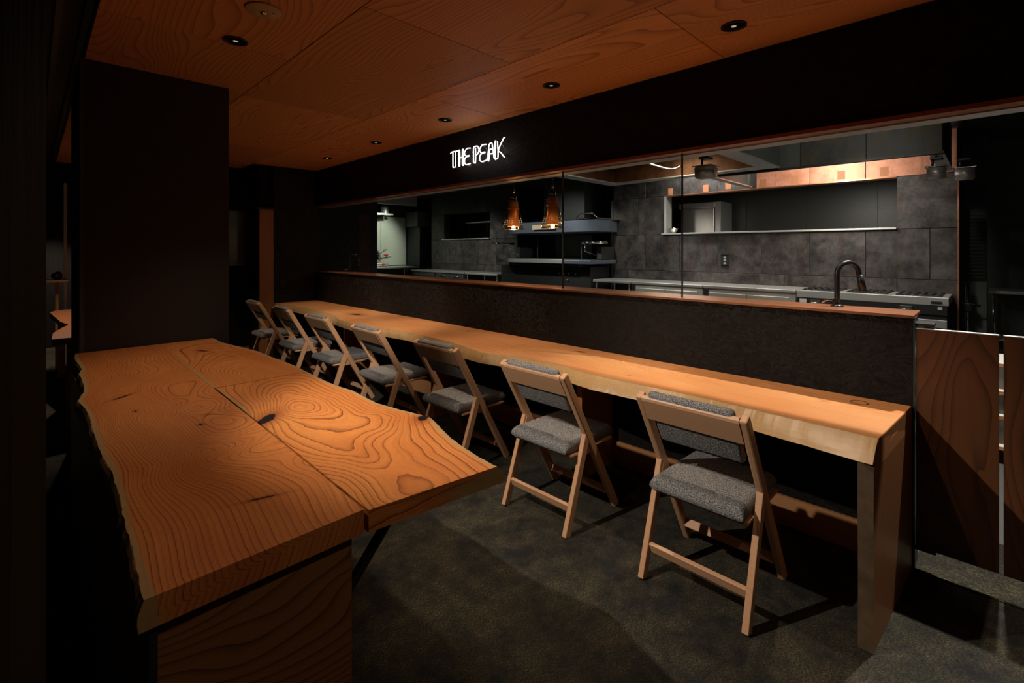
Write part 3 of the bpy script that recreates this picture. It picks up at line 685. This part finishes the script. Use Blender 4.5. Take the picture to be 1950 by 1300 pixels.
for key, (a0, a1, strokes) in glyph.items():
    bm = bmesh.new()
    for st_ in strokes:
        pts = [(0, -(a0+(a1-a0)*px), .138*pz+.0) for px, pz in st_]
        tube(bm, smoothcurve(pts, 5), .0042, 8)
    q = link('neon_letter', bm, m_neon, ns, True); q['label'] = 'white neon letter ' + key[0]
for (py, pz) in ((.03, .0), (.22, .145), (.24, -.012), (.40, .15), (.42, -.010), (.56, .03), (.66, .13), (.67, .02)):
    link('standoff', tube(bmesh.new(), [(0, -py, pz), (.06, -py, pz)], .004, 8), m_copper, ns, True)
for py in (.05, .15, .25, .34, .43, .53, .63):
    bm = bmesh.new(); tube(bm, smoothcurve([(.01, -py, .13), (.035, -py-.01, .10), (.035, -py-.015, .05), (.02, -py-.01, .01)], 4), .003, 6)
    link('glass_return', bm, m_shadeglass, ns, True)
light('POINT', 'neon_glow', (2.64, 3.05, 2.20), .25, (.9, .93, 1), parent=ns, size=.08)

# ------------------------------------------------------------------ downlights
DL = [((2.35, .865), 1), ((2.368, 2.01), 1), ((2.386, 3.157), 1), ((2.405, 4.306), 1), ((2.42, 5.45), 1), ((.73, 2.713), 1)]
ords = ['nearest', 'second nearest', 'third nearest', 'fourth nearest', 'farthest']
proto = None
for i, ((x, y), on) in enumerate(DL):
    lab = ('recessed black rimmed downlight over the counter, %s of the row' % ords[i]) if i < 5 else 'recessed black rimmed downlight alone above the live edge table'
    if proto is None:
        t = thing('downlight', lab, 'downlight', (x, y, CZ), 'recessed ceiling downlights'); proto = t
        bm = bmesh.new(); lathe(bm, [(.046, -.001), (.056, -.001), (.057, -.006), (.046, -.007)], closed=True); link('rim', bm, m_rubber, t, True)
        link('reflector', lathe(bmesh.new(), [(.045, -.004), (.038, -.0015), (.02, -.0008), (0, -.0006)], seg=12), plain('faceted_mirror', (.6, .58, .55), .12, metal=1.0, scale=50), t)
        bm = bmesh.new(); lathe(bm, [(0, -.004), (.012, -.004), (.012, -.001), (0, -.001)], seg=16); link('lens', bm, emit('lamp_lens', (1, .8, .6), .3), t, True)
    else:
        t = copy_tree(proto); t['label'] = lab; t.location = (x, y, CZ)
DOWN = []
for (x, y) in ((2.35, .865), (2.368, 2.01), (2.386, 3.157), (2.405, 4.306), (2.42, 5.45)):
    light('SPOT', 'ceiling_spot', (x, y, CZ-.02), 54, WARM, (x-.12, y, 0), size=.018, angle=70, blend=.55)
for (x, y, p) in ((.73, 2.713, 40), (.73, 1.56, 20), (.60, -.60, 17)):  # last one is added, aimed to light the table base
    light('SPOT', 'ceiling_spot', (x, y, CZ-.02), p, WARM, (x+.12-(.15 if y < 0 else 0), y+(1.25 if y < 0 else 0), 0), size=.018, angle=84, blend=.8)
light('SPOT', 'ceiling_spot', (.45, 6.3, CZ-.02), 100, WARM, (.3, 6.2, 0), size=.02, angle=95, blend=.6)  # added spot to light the far table
light('SPOT', 'ceiling_spot', (.25, 9.0, CZ-.02), 150, WARM, (.15, 9.0, 0), size=.02, angle=60, blend=.6)  # added spot for the bright patch on the far floor
sp = thing('emergency_light', 'round cream emergency light plate on the ceiling at upper left', 'lamp', (.725, 2.28, CZ))
link('plate', lathe(bmesh.new(), [(0, -.012), (.02, -.012), (.07, -.008), (.078, -.001), (0, -.001)], seg=40), m_cream, sp, True)
link('lens', lathe(bmesh.new(), [(0, -.022), (.012, -.019), (.018, -.010), (0, -.010)], seg=20), m_chrome, sp, True)
link('indicator', lathe(bmesh.new(), [(0, -.012), (.004, -.012), (.004, -.006), (0, -.006)], (.035, -.02, 0), 10), m_rubber, sp, True)

# ------------------------------------------------------------------ live-edge slabs
def rbf(pts, vals, q):
    pts = np.array(pts, float); vals = np.array(vals, float); n = len(pts)
    def phi(r): return np.where(r > 1e-9, r*r*np.log(r+1e-12), 0)
    D = np.linalg.norm(pts[:, None]-pts[None], axis=2)
    A = np.zeros((n+3, n+3)); A[:n, :n] = phi(D)+np.eye(n)*2e-3; A[:n, n] = 1; A[:n, n+1:] = pts; A[n, :n] = 1; A[n+1:, :n] = pts.T
    sol = np.linalg.solve(A, np.concatenate([vals, np.zeros(3)]))
    out = np.zeros(len(q))
    for i in range(0, len(q), 4000):
        b = q[i:i+4000]; R = np.linalg.norm(b[:, None]-pts[None], axis=2)
        out[i:i+4000] = phi(R)@sol[:n]+sol[n]+b@sol[n+1:]
    return out
def ip(pts, y):
    p = sorted(((b, a) for a, b in pts)); return np.interp(y, [q[0] for q in p], [q[1] for q in p])
def slab(name, parent, mat, left, right, y0, y1, z, th, lo=0.0, ro=0.0, fieldfn=None, liveL=True, liveR=False, knots=(), ny=260, nx=90, off=(0, 0, 0), skewend=0.0, loL=None, roR=None, wob=.0015, seam=False):
    ys = np.linspace(y0, y1, ny); xl = ip(left, ys); xr = ip(right, ys)
    rs = np.random.RandomState(3)
    if liveL: xl = xl+np.convolve(rs.randn(ny), np.ones(5)/5, 'same')*wob
    if liveR: xr = xr+np.convolve(rs.randn(ny), np.ones(5)/5, 'same')*wob
    s = np.linspace(0, 1, nx); X = xl[:, None]+(xr-xl)[:, None]*s[None]; Y = np.repeat(ys[:, None], nx, 1)+skewend*(1-(Y_:=(ys-y0)/(y1-y0)))[:, None]*s[None]
    Z = np.full_like(X, z)
    # side profile rows (going down) on both sides
    nl = 7; prof = [0, .05, .25, .5, .75, .95, 1.0]
    bl = ip(loL, ys) if loL else xl-lo; br = ip(roR, ys) if roR else xr+ro
    def side(xe, xb, live):
        out = []
        for p in prof[1:]:
            bulge = (.006*math.sin(math.pi*p) if live else 0)
            out.append((xe+(xb-xe)*p+np.sign(1e-9+xb-xe)*bulge, z-th*p))
        return out
    L = side(xl, bl, liveL); R = side(xr, br, liveR)
    cols = [(x_, z_) for x_, z_ in L[::-1]]+[(X[:, i], z) for i in range(nx)]+[(x_, z_) for x_, z_ in R]
    nc = len(cols); V = np.zeros((ny, nc, 3))
    for i, (x_, z_) in enumerate(cols):
        V[:, i, 0] = x_; V[:, i, 2] = z_
        j = min(max(i-len(L), 0), nx-1); V[:, i, 1] = Y[:, j]
    if liveL:
        n_ = np.convolve(rs.randn(ny*1), np.ones(9)/9, 'same')
        for i in range(len(L)): V[:, i, 0] += n_*.004*math.sin(i*.9+1)
    co = V.reshape(-1, 3); faces = []
    for j in range(ny-1):
        for i in range(nc-1):
            a_ = j*nc+i; faces.append((a_, a_+1, a_+nc+1, a_+nc))
    # bottom and ends
    for j in range(ny-1): faces.append((j*nc+nc-1, j*nc, (j+1)*nc, (j+1)*nc+nc-1))
    faces.append(tuple(range(nc))[::-1]); faces.append(tuple((ny-1)*nc+i for i in range(nc)))
    me = bpy.data.meshes.new(name); me.from_pydata([tuple(c-np.array(off)) for c in co], [], faces); me.update()
    dl = (co[:, 0].reshape(ny, nc)-xl[:, None]).reshape(-1); dr = (xr[:, None]-co[:, 0].reshape(ny, nc)).reshape(-1)
    sapv = np.full(len(co), .3)
    if liveL: sapv = np.minimum(sapv, np.clip(dl, -.02, .3))
    if liveR: sapv = np.minimum(sapv, np.clip(dr, -.02, .3))
    if seam: sapv = np.minimum(sapv, np.maximum(dl, 0)+.004+np.maximum(0, 2.0-co[:, 1])*.05+np.maximum(0, co[:, 1]-3.0)*.08)
    ring = fieldfn(co[:, :2], dl, dr) + (z-co[:, 2])*30
    kn = np.zeros(len(co))
    for (kx, ky, ra, rb, ang) in knots:
        ca, sa = math.cos(ang), math.sin(ang); ux = (co[:, 0]-kx)*ca+(co[:, 1]-ky)*sa; uy = -(co[:, 0]-kx)*sa+(co[:, 1]-ky)*ca
        e = np.sqrt((ux/ra)**2+(uy/rb)**2)+.10*np.sin(np.arctan2(uy, ux)*3+kx*20); kn = np.maximum(kn, np.clip(1.8/(1+e**2*1.25)-.0, 0, 1)*(e < 3))
    kn *= (co[:, 2] > z-.004)
    for nm, arr in (('ring', ring), ('sap', sapv), ('knot', kn)):
        at_ = me.attributes.new(nm, 'FLOAT', 'POINT'); at_.data.foreach_set('value', arr.astype(np.float32))
    me.materials.append(mat)
    for p in me.polygons: p.use_smooth = False
    o = bpy.data.objects.new(name, me); C.objects.link(o); o.parent = parent
    return o
TZ = .83
leftA = [(.168, 3.55), (.158, 3.418), (.160, 3.30), (.166, 3.183), (.168, 3.064), (.152, 2.97), (.155, 2.834), (.152, 2.66), (.144, 2.555), (.122, 2.436), (.134, 2.306), (.140, 2.169), (.136, 2.012), (.136, 1.773), (.145, 1.592), (.143, 1.436), (.137, 1.294), (.137, 1.193), (.132, 1.072), (.128, .98)]
joint = [(.549, 3.55), (.549, 3.4), (.539, 3.2), (.538, 2.86), (.533, 2.5), (.531, 2.26), (.526, 1.6), (.522, 1.25), (.518, .97)]
rightE = [(.823, 3.55), (.824, 3.338), (.868, 3.093), (.895, 2.902), (.898, 2.75), (.904, 2.604), (.914, 2.435), (.908, 2.345), (.907, 2.259), (.904, 2.179), (.900, 2.071), (.901, 1.944), (.916, 1.847), (.910, 1.755), (.906, 1.634), (.925, 1.522), (.947, 1.43), (.956, 1.383), (.937, 1.316), (.919, 1.271), (.895, 1.193), (.881, 1.116), (.869, 1.045), (.864, .973), (.864, .90)]
def W(u, v, z=TZ):           # a traced figure point to the plane of the table top
    d = 914*(H-z)/(v-475); r = (u-975)/914*d; return ((d+r)/S2, (d-r)/S2)
def traced(groups):
    P_, V_ = [], []
    for (ox, oy, f), lev, pts in groups:
        for x, y in pts: P_.append(W(ox+f*x, oy+f*y)); V_.append(lev)
    return P_, V_
g7 = (560, 600, .2154); g4 = (660, 740, .2307); g3 = (400, 640, .1538); g0 = (0, 0, 1.0)
fb = [(g3, 0, [(1110, 885)]), (g3, 1, [(1170, 885), (1110, 905), (1050, 885), (1110, 865)]), (g3, 2, [(1290, 900), (1150, 935), (950, 870), (1010, 815), (1180, 825)]),
      (g3, 4, [(1480, 930), (1300, 965), (1100, 965), (900, 940), (890, 830), (930, 720)]), (g3, 6, [(1640, 950), (1540, 1000), (1300, 1000), (1000, 985), (860, 960), (860, 850), (800, 740)]),
      (g3, 3, [(1120, 780), (1300, 800)]), (g3, 5, [(1100, 720), (1250, 760), (1450, 850)]), (g3, 7, [(1030, 620), (1130, 690), (1350, 750), (1560, 850)]), (g3, 9.5, [(1250, 570), (1400, 660), (1600, 740), (1800, 840)]), (g3, 12, [(1400, 560), (1620, 660), (1800, 720)]),
      (g3, 8, [(720, 700), (760, 820), (780, 950)]), (g3, 10, [(560, 680), (660, 800), (690, 940)]), (g3, 12, [(440, 700), (560, 820), (600, 940)]), (g3, 14, [(250, 720), (400, 850), (520, 970)]),
      (g4, 8, [(0, 515), (60, 500), (90, 400), (130, 360), (240, 300), (250, 240)]), (g4, 9, [(0, 545), (130, 575), (175, 560), (130, 450), (150, 400), (330, 310), (330, 240)]),
      (g4, 10, [(0, 570), (160, 610), (235, 595), (195, 460), (360, 340), (400, 250)]), (g4, 11, [(0, 600), (100, 625), (240, 640), (325, 560), (270, 480), (320, 400), (400, 340), (430, 250)]),
      (g4, 11.7, [(400, 620), (380, 800), (360, 500)]), (g4, 12, [(455, 270), (445, 380), (450, 480), (520, 550), (640, 650), (830, 730)]), (g4, 13, [(510, 290), (515, 400), (640, 500), (740, 600), (900, 700)]),
      (g4, 14, [(550, 280), (600, 400), (700, 530), (970, 690)]), (g4, 15, [(620, 280), (700, 400), (850, 520), (1010, 665)]), (g4, 16, [(680, 290), (740, 380), (900, 500), (1100, 610)]),
      (g4, 12.2, [(160, 700), (260, 800), (310, 900)]), (g4, 14, [(0, 700), (100, 770), (200, 880), (240, 950)]), (g4, 16, [(0, 760), (90, 840), (180, 960)]),
      (g7, 7.3, [(0, 940), (300, 1010), (560, 1010), (700, 945), (740, 890)]), (g7, 7.7, [(0, 1000), (200, 1080), (400, 1110), (560, 1070), (740, 990), (850, 905)]),
      (g4, 9, [(0, 110), (150, 190), (300, 240)]), (g4, 13, [(60, 60), (250, 150), (500, 220)])]
pb, vb = traced(fb)
fa = [(g0, 26, [(266, 735), (268, 748), (285, 762), (312, 785), (345, 812), (372, 842)]), (g0, 33, [(345, 752)]), (g0, 35, [(375, 775)]), (g0, 34, [(410, 800)]), (g0, 31, [(440, 825)]),
      (g0, 27.5, [(409, 742), (450, 775), (508, 820), (560, 862)]), (g0, 30, [(480, 850), (430, 765)]), (g0, 20, [(240, 745), (250, 790), (300, 830)]), (g0, 28, [(390, 870), (600, 900)]), (g0, 24, [(330, 690), (345, 705)]), (g0, 18, [(290, 700), (270, 680)])]
pa, va = traced(fa)
for Y_ in (1.0, 1.3, 1.55, 1.8, 2.1, 2.4, 2.7, 3.0, 3.3, 3.5):
    xe = float(ip(leftA, Y_))
    for dx_, lv_ in ((0, 0), (.05, 5.5)) + (((.13, 12.5),) if Y_ != 2.4 else ()) + (((.22, 20), (.31, 26), (.385, 30)) if Y_ < 1.75 else ()): pa.append((xe+dx_, Y_)); va.append(lv_)
fcg = [(g3, 0, [(590, 500)]), (g3, 2, [(560, 540), (620, 470)]), (g3, 4, [(450, 430), (560, 420), (480, 530)]), (g3, 7, [(300, 380), (640, 400), (320, 520)]), (g3, 10, [(190, 340), (500, 310), (150, 560)]), (g3, 13, [(60, 290), (350, 220), (780, 360), (1000, 440)]),
       (g3, 16, [(150, 110), (600, 240), (1000, 390), (1230, 470)]), (g3, 18, [(400, 140), (720, 240)]), (g0, 17, [(335, 665), (360, 690), (400, 728)]), (g0, 13, [(420, 730)]), (g0, 19, [(320, 655)])]
pc, vc = traced(fcg)
tb = thing('live_edge_table', 'high live edge table of bold grained orange slabs standing against the black pillar', 'table', (.50, 2.2, 0))
OT = (.50, 2.2, 0)
slab('left_slab', tb, m_table, leftA, [(a-.003, b) for a, b in joint], .975, 3.55, TZ, .052, .006, 0, lambda q, dl, dr: rbf(pa, va, q), True, False,
     [(*W(232, 756), .006, .035, -.9), (*W(258, 783), .003, .010, 0), (*W(382, 808), .006, .008, 0), (*W(500, 948), .004, .03, 1.3)], ny=420, nx=110, off=OT)
slab('right_slab', tb, m_tableb, [(a+.003, b) for a, b in joint], rightE, .965, 2.258, TZ, .050, 0, .035, lambda q, dl, dr: rbf(pb, vb, q), False, True,
     [(*W(508, 798), .020, .050, -.75), (*W(806, 795), .028, .016, .6)], ny=330, nx=150, off=OT, skewend=-.045, seam=True)
slab('rear_slab', tb, m_tableb, [(a-.0025, b) for a, b in joint], rightE, 2.264, 3.55, TZ, .050, 0, .025, lambda q, dl, dr: rbf(pc, vc, q)*1.15, False, True,
     [(*W(387, 668), .008, .03, .5)], ny=260, nx=110, off=OT, seam=True)
bxo('end_panel', (.146, .505, 1.01, 1.035, 0, .778), m_base, tb, .001)
bxo('side_panel', (.146, .170, 1.035, 3.5, 0, .778), m_base, tb, .001)
bxo('side_panel', (.481, .505, 1.035, 3.5, 0, .778), m_base, tb, .001)
bxo('edge_strip', (.138, .150, .995, 1.04, 0, .778), m_dark, tb)
for y in (1.06, 1.62, 2.18, 2.8, 3.4):
    br = bxo('fold_bracket', (.507, .520, y-.012, y+.012, .42, .776), m_black, tb)
    bm = bmesh.new(); bar(bm, (.512-.5, y-2.2, .60), (.66-.5, y-2.2, .768), .022, .016); link('bracket_strut', bm, m_black, tb)
    bxo('bracket_arm', (.512, .72, y-.012, y+.012, .762, .777), m_black, tb)
    for z in (.66, .74): link('bolt', tube(bmesh.new(), [(.512-.5, y-.016-2.2, z), (.512-.5, y-.011-2.2, z)], .005, 8), m_chrome, tb)
# far table glimpsed on the left
ft = thing('far_live_edge_table', 'reddish live edge table with a notched end beyond the pillar at left', 'table', (.2, 6.2, 0))
bm = bmesh.new()
poly = [(.19, 7.4), (.135, 7.2), (.19, 6.2), (.235, 5.9), (.19, 5.75), (.12, 5.4), (.105, 5.03), (.62, 5.03), (.62, 7.5)]
bm2 = bmesh.new(); prism(bm2, [(x-.2, y-6.2) for x, y in poly], 2, .67, .72)
lf = link('table_top', bm2, wood('far_slab_wood', (.42, .15, .06), (.20, .06, .02), 'Y', ring=40, warp=.35), ft)
bxo('end_panel', (.19, .60, 5.1, 5.13, 0, .67), m_base, ft); bxo('leg', (.2, .26, 7.2, 7.26, 0, .67), m_base, ft)
struct(bxo('wall_pillar', (.27, .30, 7.9, 7.93, 0, 2.2), m_steel), 'thin pale metal post far at left')
sd = thing('side_stand', 'small wooden stand with a stone on it far behind at left', 'stand', (.20, 7.7, 0))
bxo('stand_top', (.06, .30, 7.55, 7.85, 1.02, 1.05), m_board, sd, .01); bxo('stand_leg', (.19, .22, 7.68, 7.72, 0, 1.02), m_jamb, sd)
rkb = bmesh.new(); bmesh.ops.create_icosphere(rkb, subdivisions=3, radius=.05)
for v in rkb.verts: v.co *= 1+.15*math.sin(v.co.x*60)*math.cos(v.co.y*45)
q = link('grey_stone', rkb, m_trimg, None, True); q.location = (.20, 7.66, 1.095); tag(q, 'grey stone on the small wooden stand far behind', 'stone')
# cable on the floor at the left
tag(link('floor_cable', tube(bmesh.new(), smoothcurve([(-.10, 1.30, .006), (.02, 1.42, .006), (.11, 1.62, .006), (.115, 1.75, .006), (.05, 1.85, .006), (-.1, 1.80, .006)]), .004, 6), m_black, None, True), 'thin black cable looping on the dark floor at left', 'cable')

# ------------------------------------------------------------------ counter
cn = thing('live_edge_counter', 'long pale live edge counter running along the black wall', 'counter', (2.4, 3.3, 0))
ctop = [(2.194, 6.49), (2.25, 6.2), (2.278, 5.92), (2.281, 5.287), (2.201, 4.771), (2.118, 4.489), (2.097, 4.228), (2.085, 4.025), (2.16, 3.682), (2.205, 3.309), (2.20, 2.843), (2.157, 2.629), (2.112, 2.366), (2.178, 2.141), (2.205, 1.815), (2.16, 1.507), (2.19, .99), (2.180, .644), (2.172, .44), (2.165, .275)]
cbot = [(2.16, 6.49), (2.21, 5.9), (2.20, 5.4), (2.12, 4.652), (2.09, 4.31), (2.06, 4.0), (2.13, 3.678), (2.17, 3.395), (2.16, 2.9), (2.09, 2.56), (2.08, 2.38), (2.11, 2.239), (2.15, 1.781), (2.10, 1.505), (2.12, 1.247), (2.10, .702), (2.055, .33), (2.055, .27)]
OC = (2.4, 3.3, 0)
def cfield(q, dl, dr):
    x, y = q[:, 0], q[:, 1]
    return (x*30+6*np.sin(y*.9+1.1)*np.exp(-((x-2.4)/.25)**2)+3*np.sin(y*2.1+x*5)*.6+4*np.exp(-(((x-2.35)/.10)**2+((y-5.0)/.35)**2))+3*np.exp(-(((x-2.5)/.07)**2+((y-1.0)/.5)**2)))*1.3
for y0, y1, kn in ((.292, 2.381, [(2.60, 1.95, .008, .02, 0), (2.3, 1.4, .004, .006, 0)]), (2.383, 4.45, [(2.58, 3.1, .006, .012, 0)]), (4.452, 6.49, [(2.42, 4.75, .03, .06, .2)])):
    slab('top_slab', cn, m_counter, ctop, [(2.718, 0), (2.718, 7)], y0, y1, .715, .060, 0, 0, cfield, True, False, kn, ny=260, nx=60, off=OC, loL=cbot, wob=.004, skewend=-.042 if y0 < 1 else 0)
# waterfall end leg
bm = bmesh.new()
n = 24; rs = np.random.RandomState(5)
L_ = []
for k in range(n+1):
    z = .655*(k/n) if k < n else .7135
    xf = 2.060+.006*math.sin(z*9)+(0 if k < n else .102)
    zi = min(z, .655)
    L_.append([(xf, .289, z), (2.060+.004*math.sin(zi*8), .335, zi), (2.718, .305, zi), (2.718, .247, z)])
rings = [[bm.verts.new((p[0]-2.4, p[1]-3.3, p[2])) for p in r] for r in L_]
for a, b in zip(rings, rings[1:]):
    for k in range(4): bm.faces.new((a[k], a[(k+1) % 4], b[(k+1) % 4], b[k]))
bm.faces.new(rings[0]); bm.faces.new(rings[-1][::-1]); bmesh.ops.recalc_face_normals(bm, faces=bm.faces)
m_leg = wood('leg_slab_wood', (.42, .17, .060), (.22, .07, .022), 'Z', ring=38, warp=.3, contrast=.5, rough=.4)
leg = link('end_slab', bm, m_leg, cn)
bark = plain('bark_edge', (.085, .050, .024), .7, grain=.8, scale=16); leg.data.materials.append(bark)
for p in leg.data.polygons:
    if p.normal.x < -.3: p.material_index = 1
for y in (1.78, 3.30, 4.90):
    bxo('support_panel', (2.36, 2.70, y-.02, y+.02, 0, .655), m_leg, cn, .002)
bm = bmesh.new(); lathe(bm, [(.030, .0), (.034, .0), (.034, .0012), (.030, .0012)], (2.62-2.4, .42-3.3, .7152), 32, closed=True)
link('cable_grommet', bm, m_dark, cn)

# ------------------------------------------------------------------ swing gates
for k, (y0, y1, lab) in enumerate(((-.020, .235, 'reddish veneered swing gate hinged to the end of the low wall'), (-.300, -.033, 'reddish veneered swing gate cut off by the right picture edge'))):
    g = thing('swing_gate', lab, 'gate', (2.745, (y0+y1)/2, .11), 'pair of wooden swing gates')
    bxo('gate_leaf', (2.73, 2.755, y0, y1, .105, 1.055), m_gate, g, .001)
    bxo('lit_edge', (2.729, 2.756, y0, y1, 1.055, 1.058), m_white, g)  # white strip puts the kitchen light on the top edge into colour
    if k == 0:
        bxo('hinge', (2.735, 2.85, .175, .243, 1.066, 1.078), m_black, g); bxo('hinge', (2.73, 2.76, .17, .243, .092, .104), m_black, g)
        bxo('hinge_pin', (2.745, 2.765, .190, .21, 1.055, 1.07), m_black, g)
    else:
        bxo('hinge', (2.735, 2.85, -.36, -.27, 1.066, 1.078), m_black, g)

# ------------------------------------------------------------------ chairs
def chair(label):
    t = thing('folding_chair', label, 'chair', (0, 0, 0), 'beech folding chairs along the counter')
    px, pz = .497, -.868                        # post direction (x,z), running down and forward
    nx_, nz_ = .868, .497                       # normal towards the counter
    T = Vector((-.232, 0, .775))
    def on(s, n_, y): return (T.x+px*s+nx_*n_, y, T.z+pz*s+nz_*n_)
    for s in (-1, 1):
        bm = bmesh.new(); bar(bm, on(-.018, 0, s*.210), on(.893, 0, s*.210), .030, .042, bev=.007); link('front_leg', bm, m_chair['Z'], t)
        bm = bmesh.new(); bar(bm, (-.052, s*.211, .478), (-.222, s*.211, .002), .025, .040, bev=.003); link('rear_leg', bm, m_chair['Z'], t)
        bm = bmesh.new(); prism(bm, [(-.10, .355), (-.065, .46), (-.04, .46), (.03, .355)], 1, s*.202-.008, s*.202+.008); link('side_gusset', bm, m_chair['X'], t)
    # top rail: flat board with a rounded upper edge
    bm = bmesh.new(); prof = [(-.006, -.0235), (.098, -.022), (.098, -.011), (.0, -.009), (-.012, .002), (-.019, -.001), (-.0215, -.010), (-.017, -.0195)]
    poly = [(T.x+px*s_+nx_*n_, T.z+pz*s_+nz_*n_) for s_, n_ in prof]
    prism(bm, poly, 1, -.196, .196); link('top_rail', bm, m_chair['Y'], t)
    # backrest cushion
    bm = bmesh.new(); c2 = bmesh.new(); box(c2, -.10, .158, -.174, .174, -.018, .022, .016, 4)
    mt = Matrix(((px, 0, nx_), (0, 1, 0), (pz, 0, nz_))).to_4x4(); c = on(.068, .004, 0); mt.translation = Vector(c)
    bmesh.ops.transform(c2, matrix=mt, verts=c2.verts); me = bpy.data.meshes.new('tmp'); c2.to_mesh(me); c2.free(); bm.from_mesh(me)
    bmesh.ops.recalc_face_normals(bm, faces=bm.faces)
    link('backrest', bm, m_fab, t, True)
    # seat cushion, rolled over at the rear edge
    bm = bmesh.new(); nX, nY = 44, 36; G = {}
    x0, x1, hw = -.198, .225, .192
    for side_ in (0, 1):
        for i in range(nX+1):
            for j in range(nY+1):
                a = .5-.5*math.cos(math.pi*i/nX); b = -math.cos(math.pi*j/nY)
                x = x0+(x1-x0)*a; y = hw*b*(1-.06*a)
                ex = min(1, min((a)*(x1-x0)/.040, (1-a)*(x1-x0)/.03)); ey = min(1, (1-abs(b))*hw/.030)
                cx_ = max(0, 1-(1-ex)**2.6)**.42; cy_ = max(0, 1-(1-ey)**2.6)**.42
                zt = .395+.033*cx_*cy_+.012*math.sin(math.pi*min(1, a*1.1))*(1-b*b)*.6
                zb = .395-.022*cx_*cy_
                if side_ and (i in (0, nX) or j in (0, nY)): G[side_, i, j] = G[0, i, j]
                else: G[side_, i, j] = bm.verts.new((x, y, zt+.004 if not side_ else zb))
        for i in range(nX):
            for j in range(nY):
                f = (G[side_, i, j], G[side_, i+1, j], G[side_, i+1, j+1], G[side_, i, j+1])
                bm.faces.new(f if not side_ else f[::-1])
    bmesh.ops.recalc_face_normals(bm, faces=bm.faces)
    link('seat', bm, m_fab, t, True)
    bm = bmesh.new(); box(bm, -.168, .20, -.196, .196, .362, .374, .002, 1); link('seat_board', bm, m_chair['Y'], t)
    bm = bmesh.new(); bar(bm, (-.178, -.199, .122), (-.178, .199, .122), .018, .040, (1, 0, .35)); link('rear_stretcher', bm, m_chair['Y'], t)
    bm = bmesh.new(); bar(bm, (.155, -.196, .095), (.155, .196, .095), .018, .038, (1, 0, -.5)); link('front_stretcher', bm, m_chair['Y'], t)
    return t
names = ['nearest the camera at the right end', 'second from the right end', 'third from the right, partly behind the table corner',
         'middle one of the seven', 'third from the far end', 'second from the far end', 'last by the wooden jamb']
c0 = None
for (y, lab, dx) in zip((.843, 1.675, 2.53, 3.43, 4.345, 5.19, 6.10), names, (0, -.005, 0, .003, 0, -.004, 0)):
    lb = 'beech chair with grey tweed seat, ' + lab
    if c0 is None: c0 = t = chair(lb)
    else: t = copy_tree(c0); t['label'] = lb
    t.location = (2.062+dx, y, 0); t.rotation_euler.z = math.radians({.843: 0, 1.675: 0, 2.53: 1, 3.43: -1, 4.345: 1}.get(y, 0))
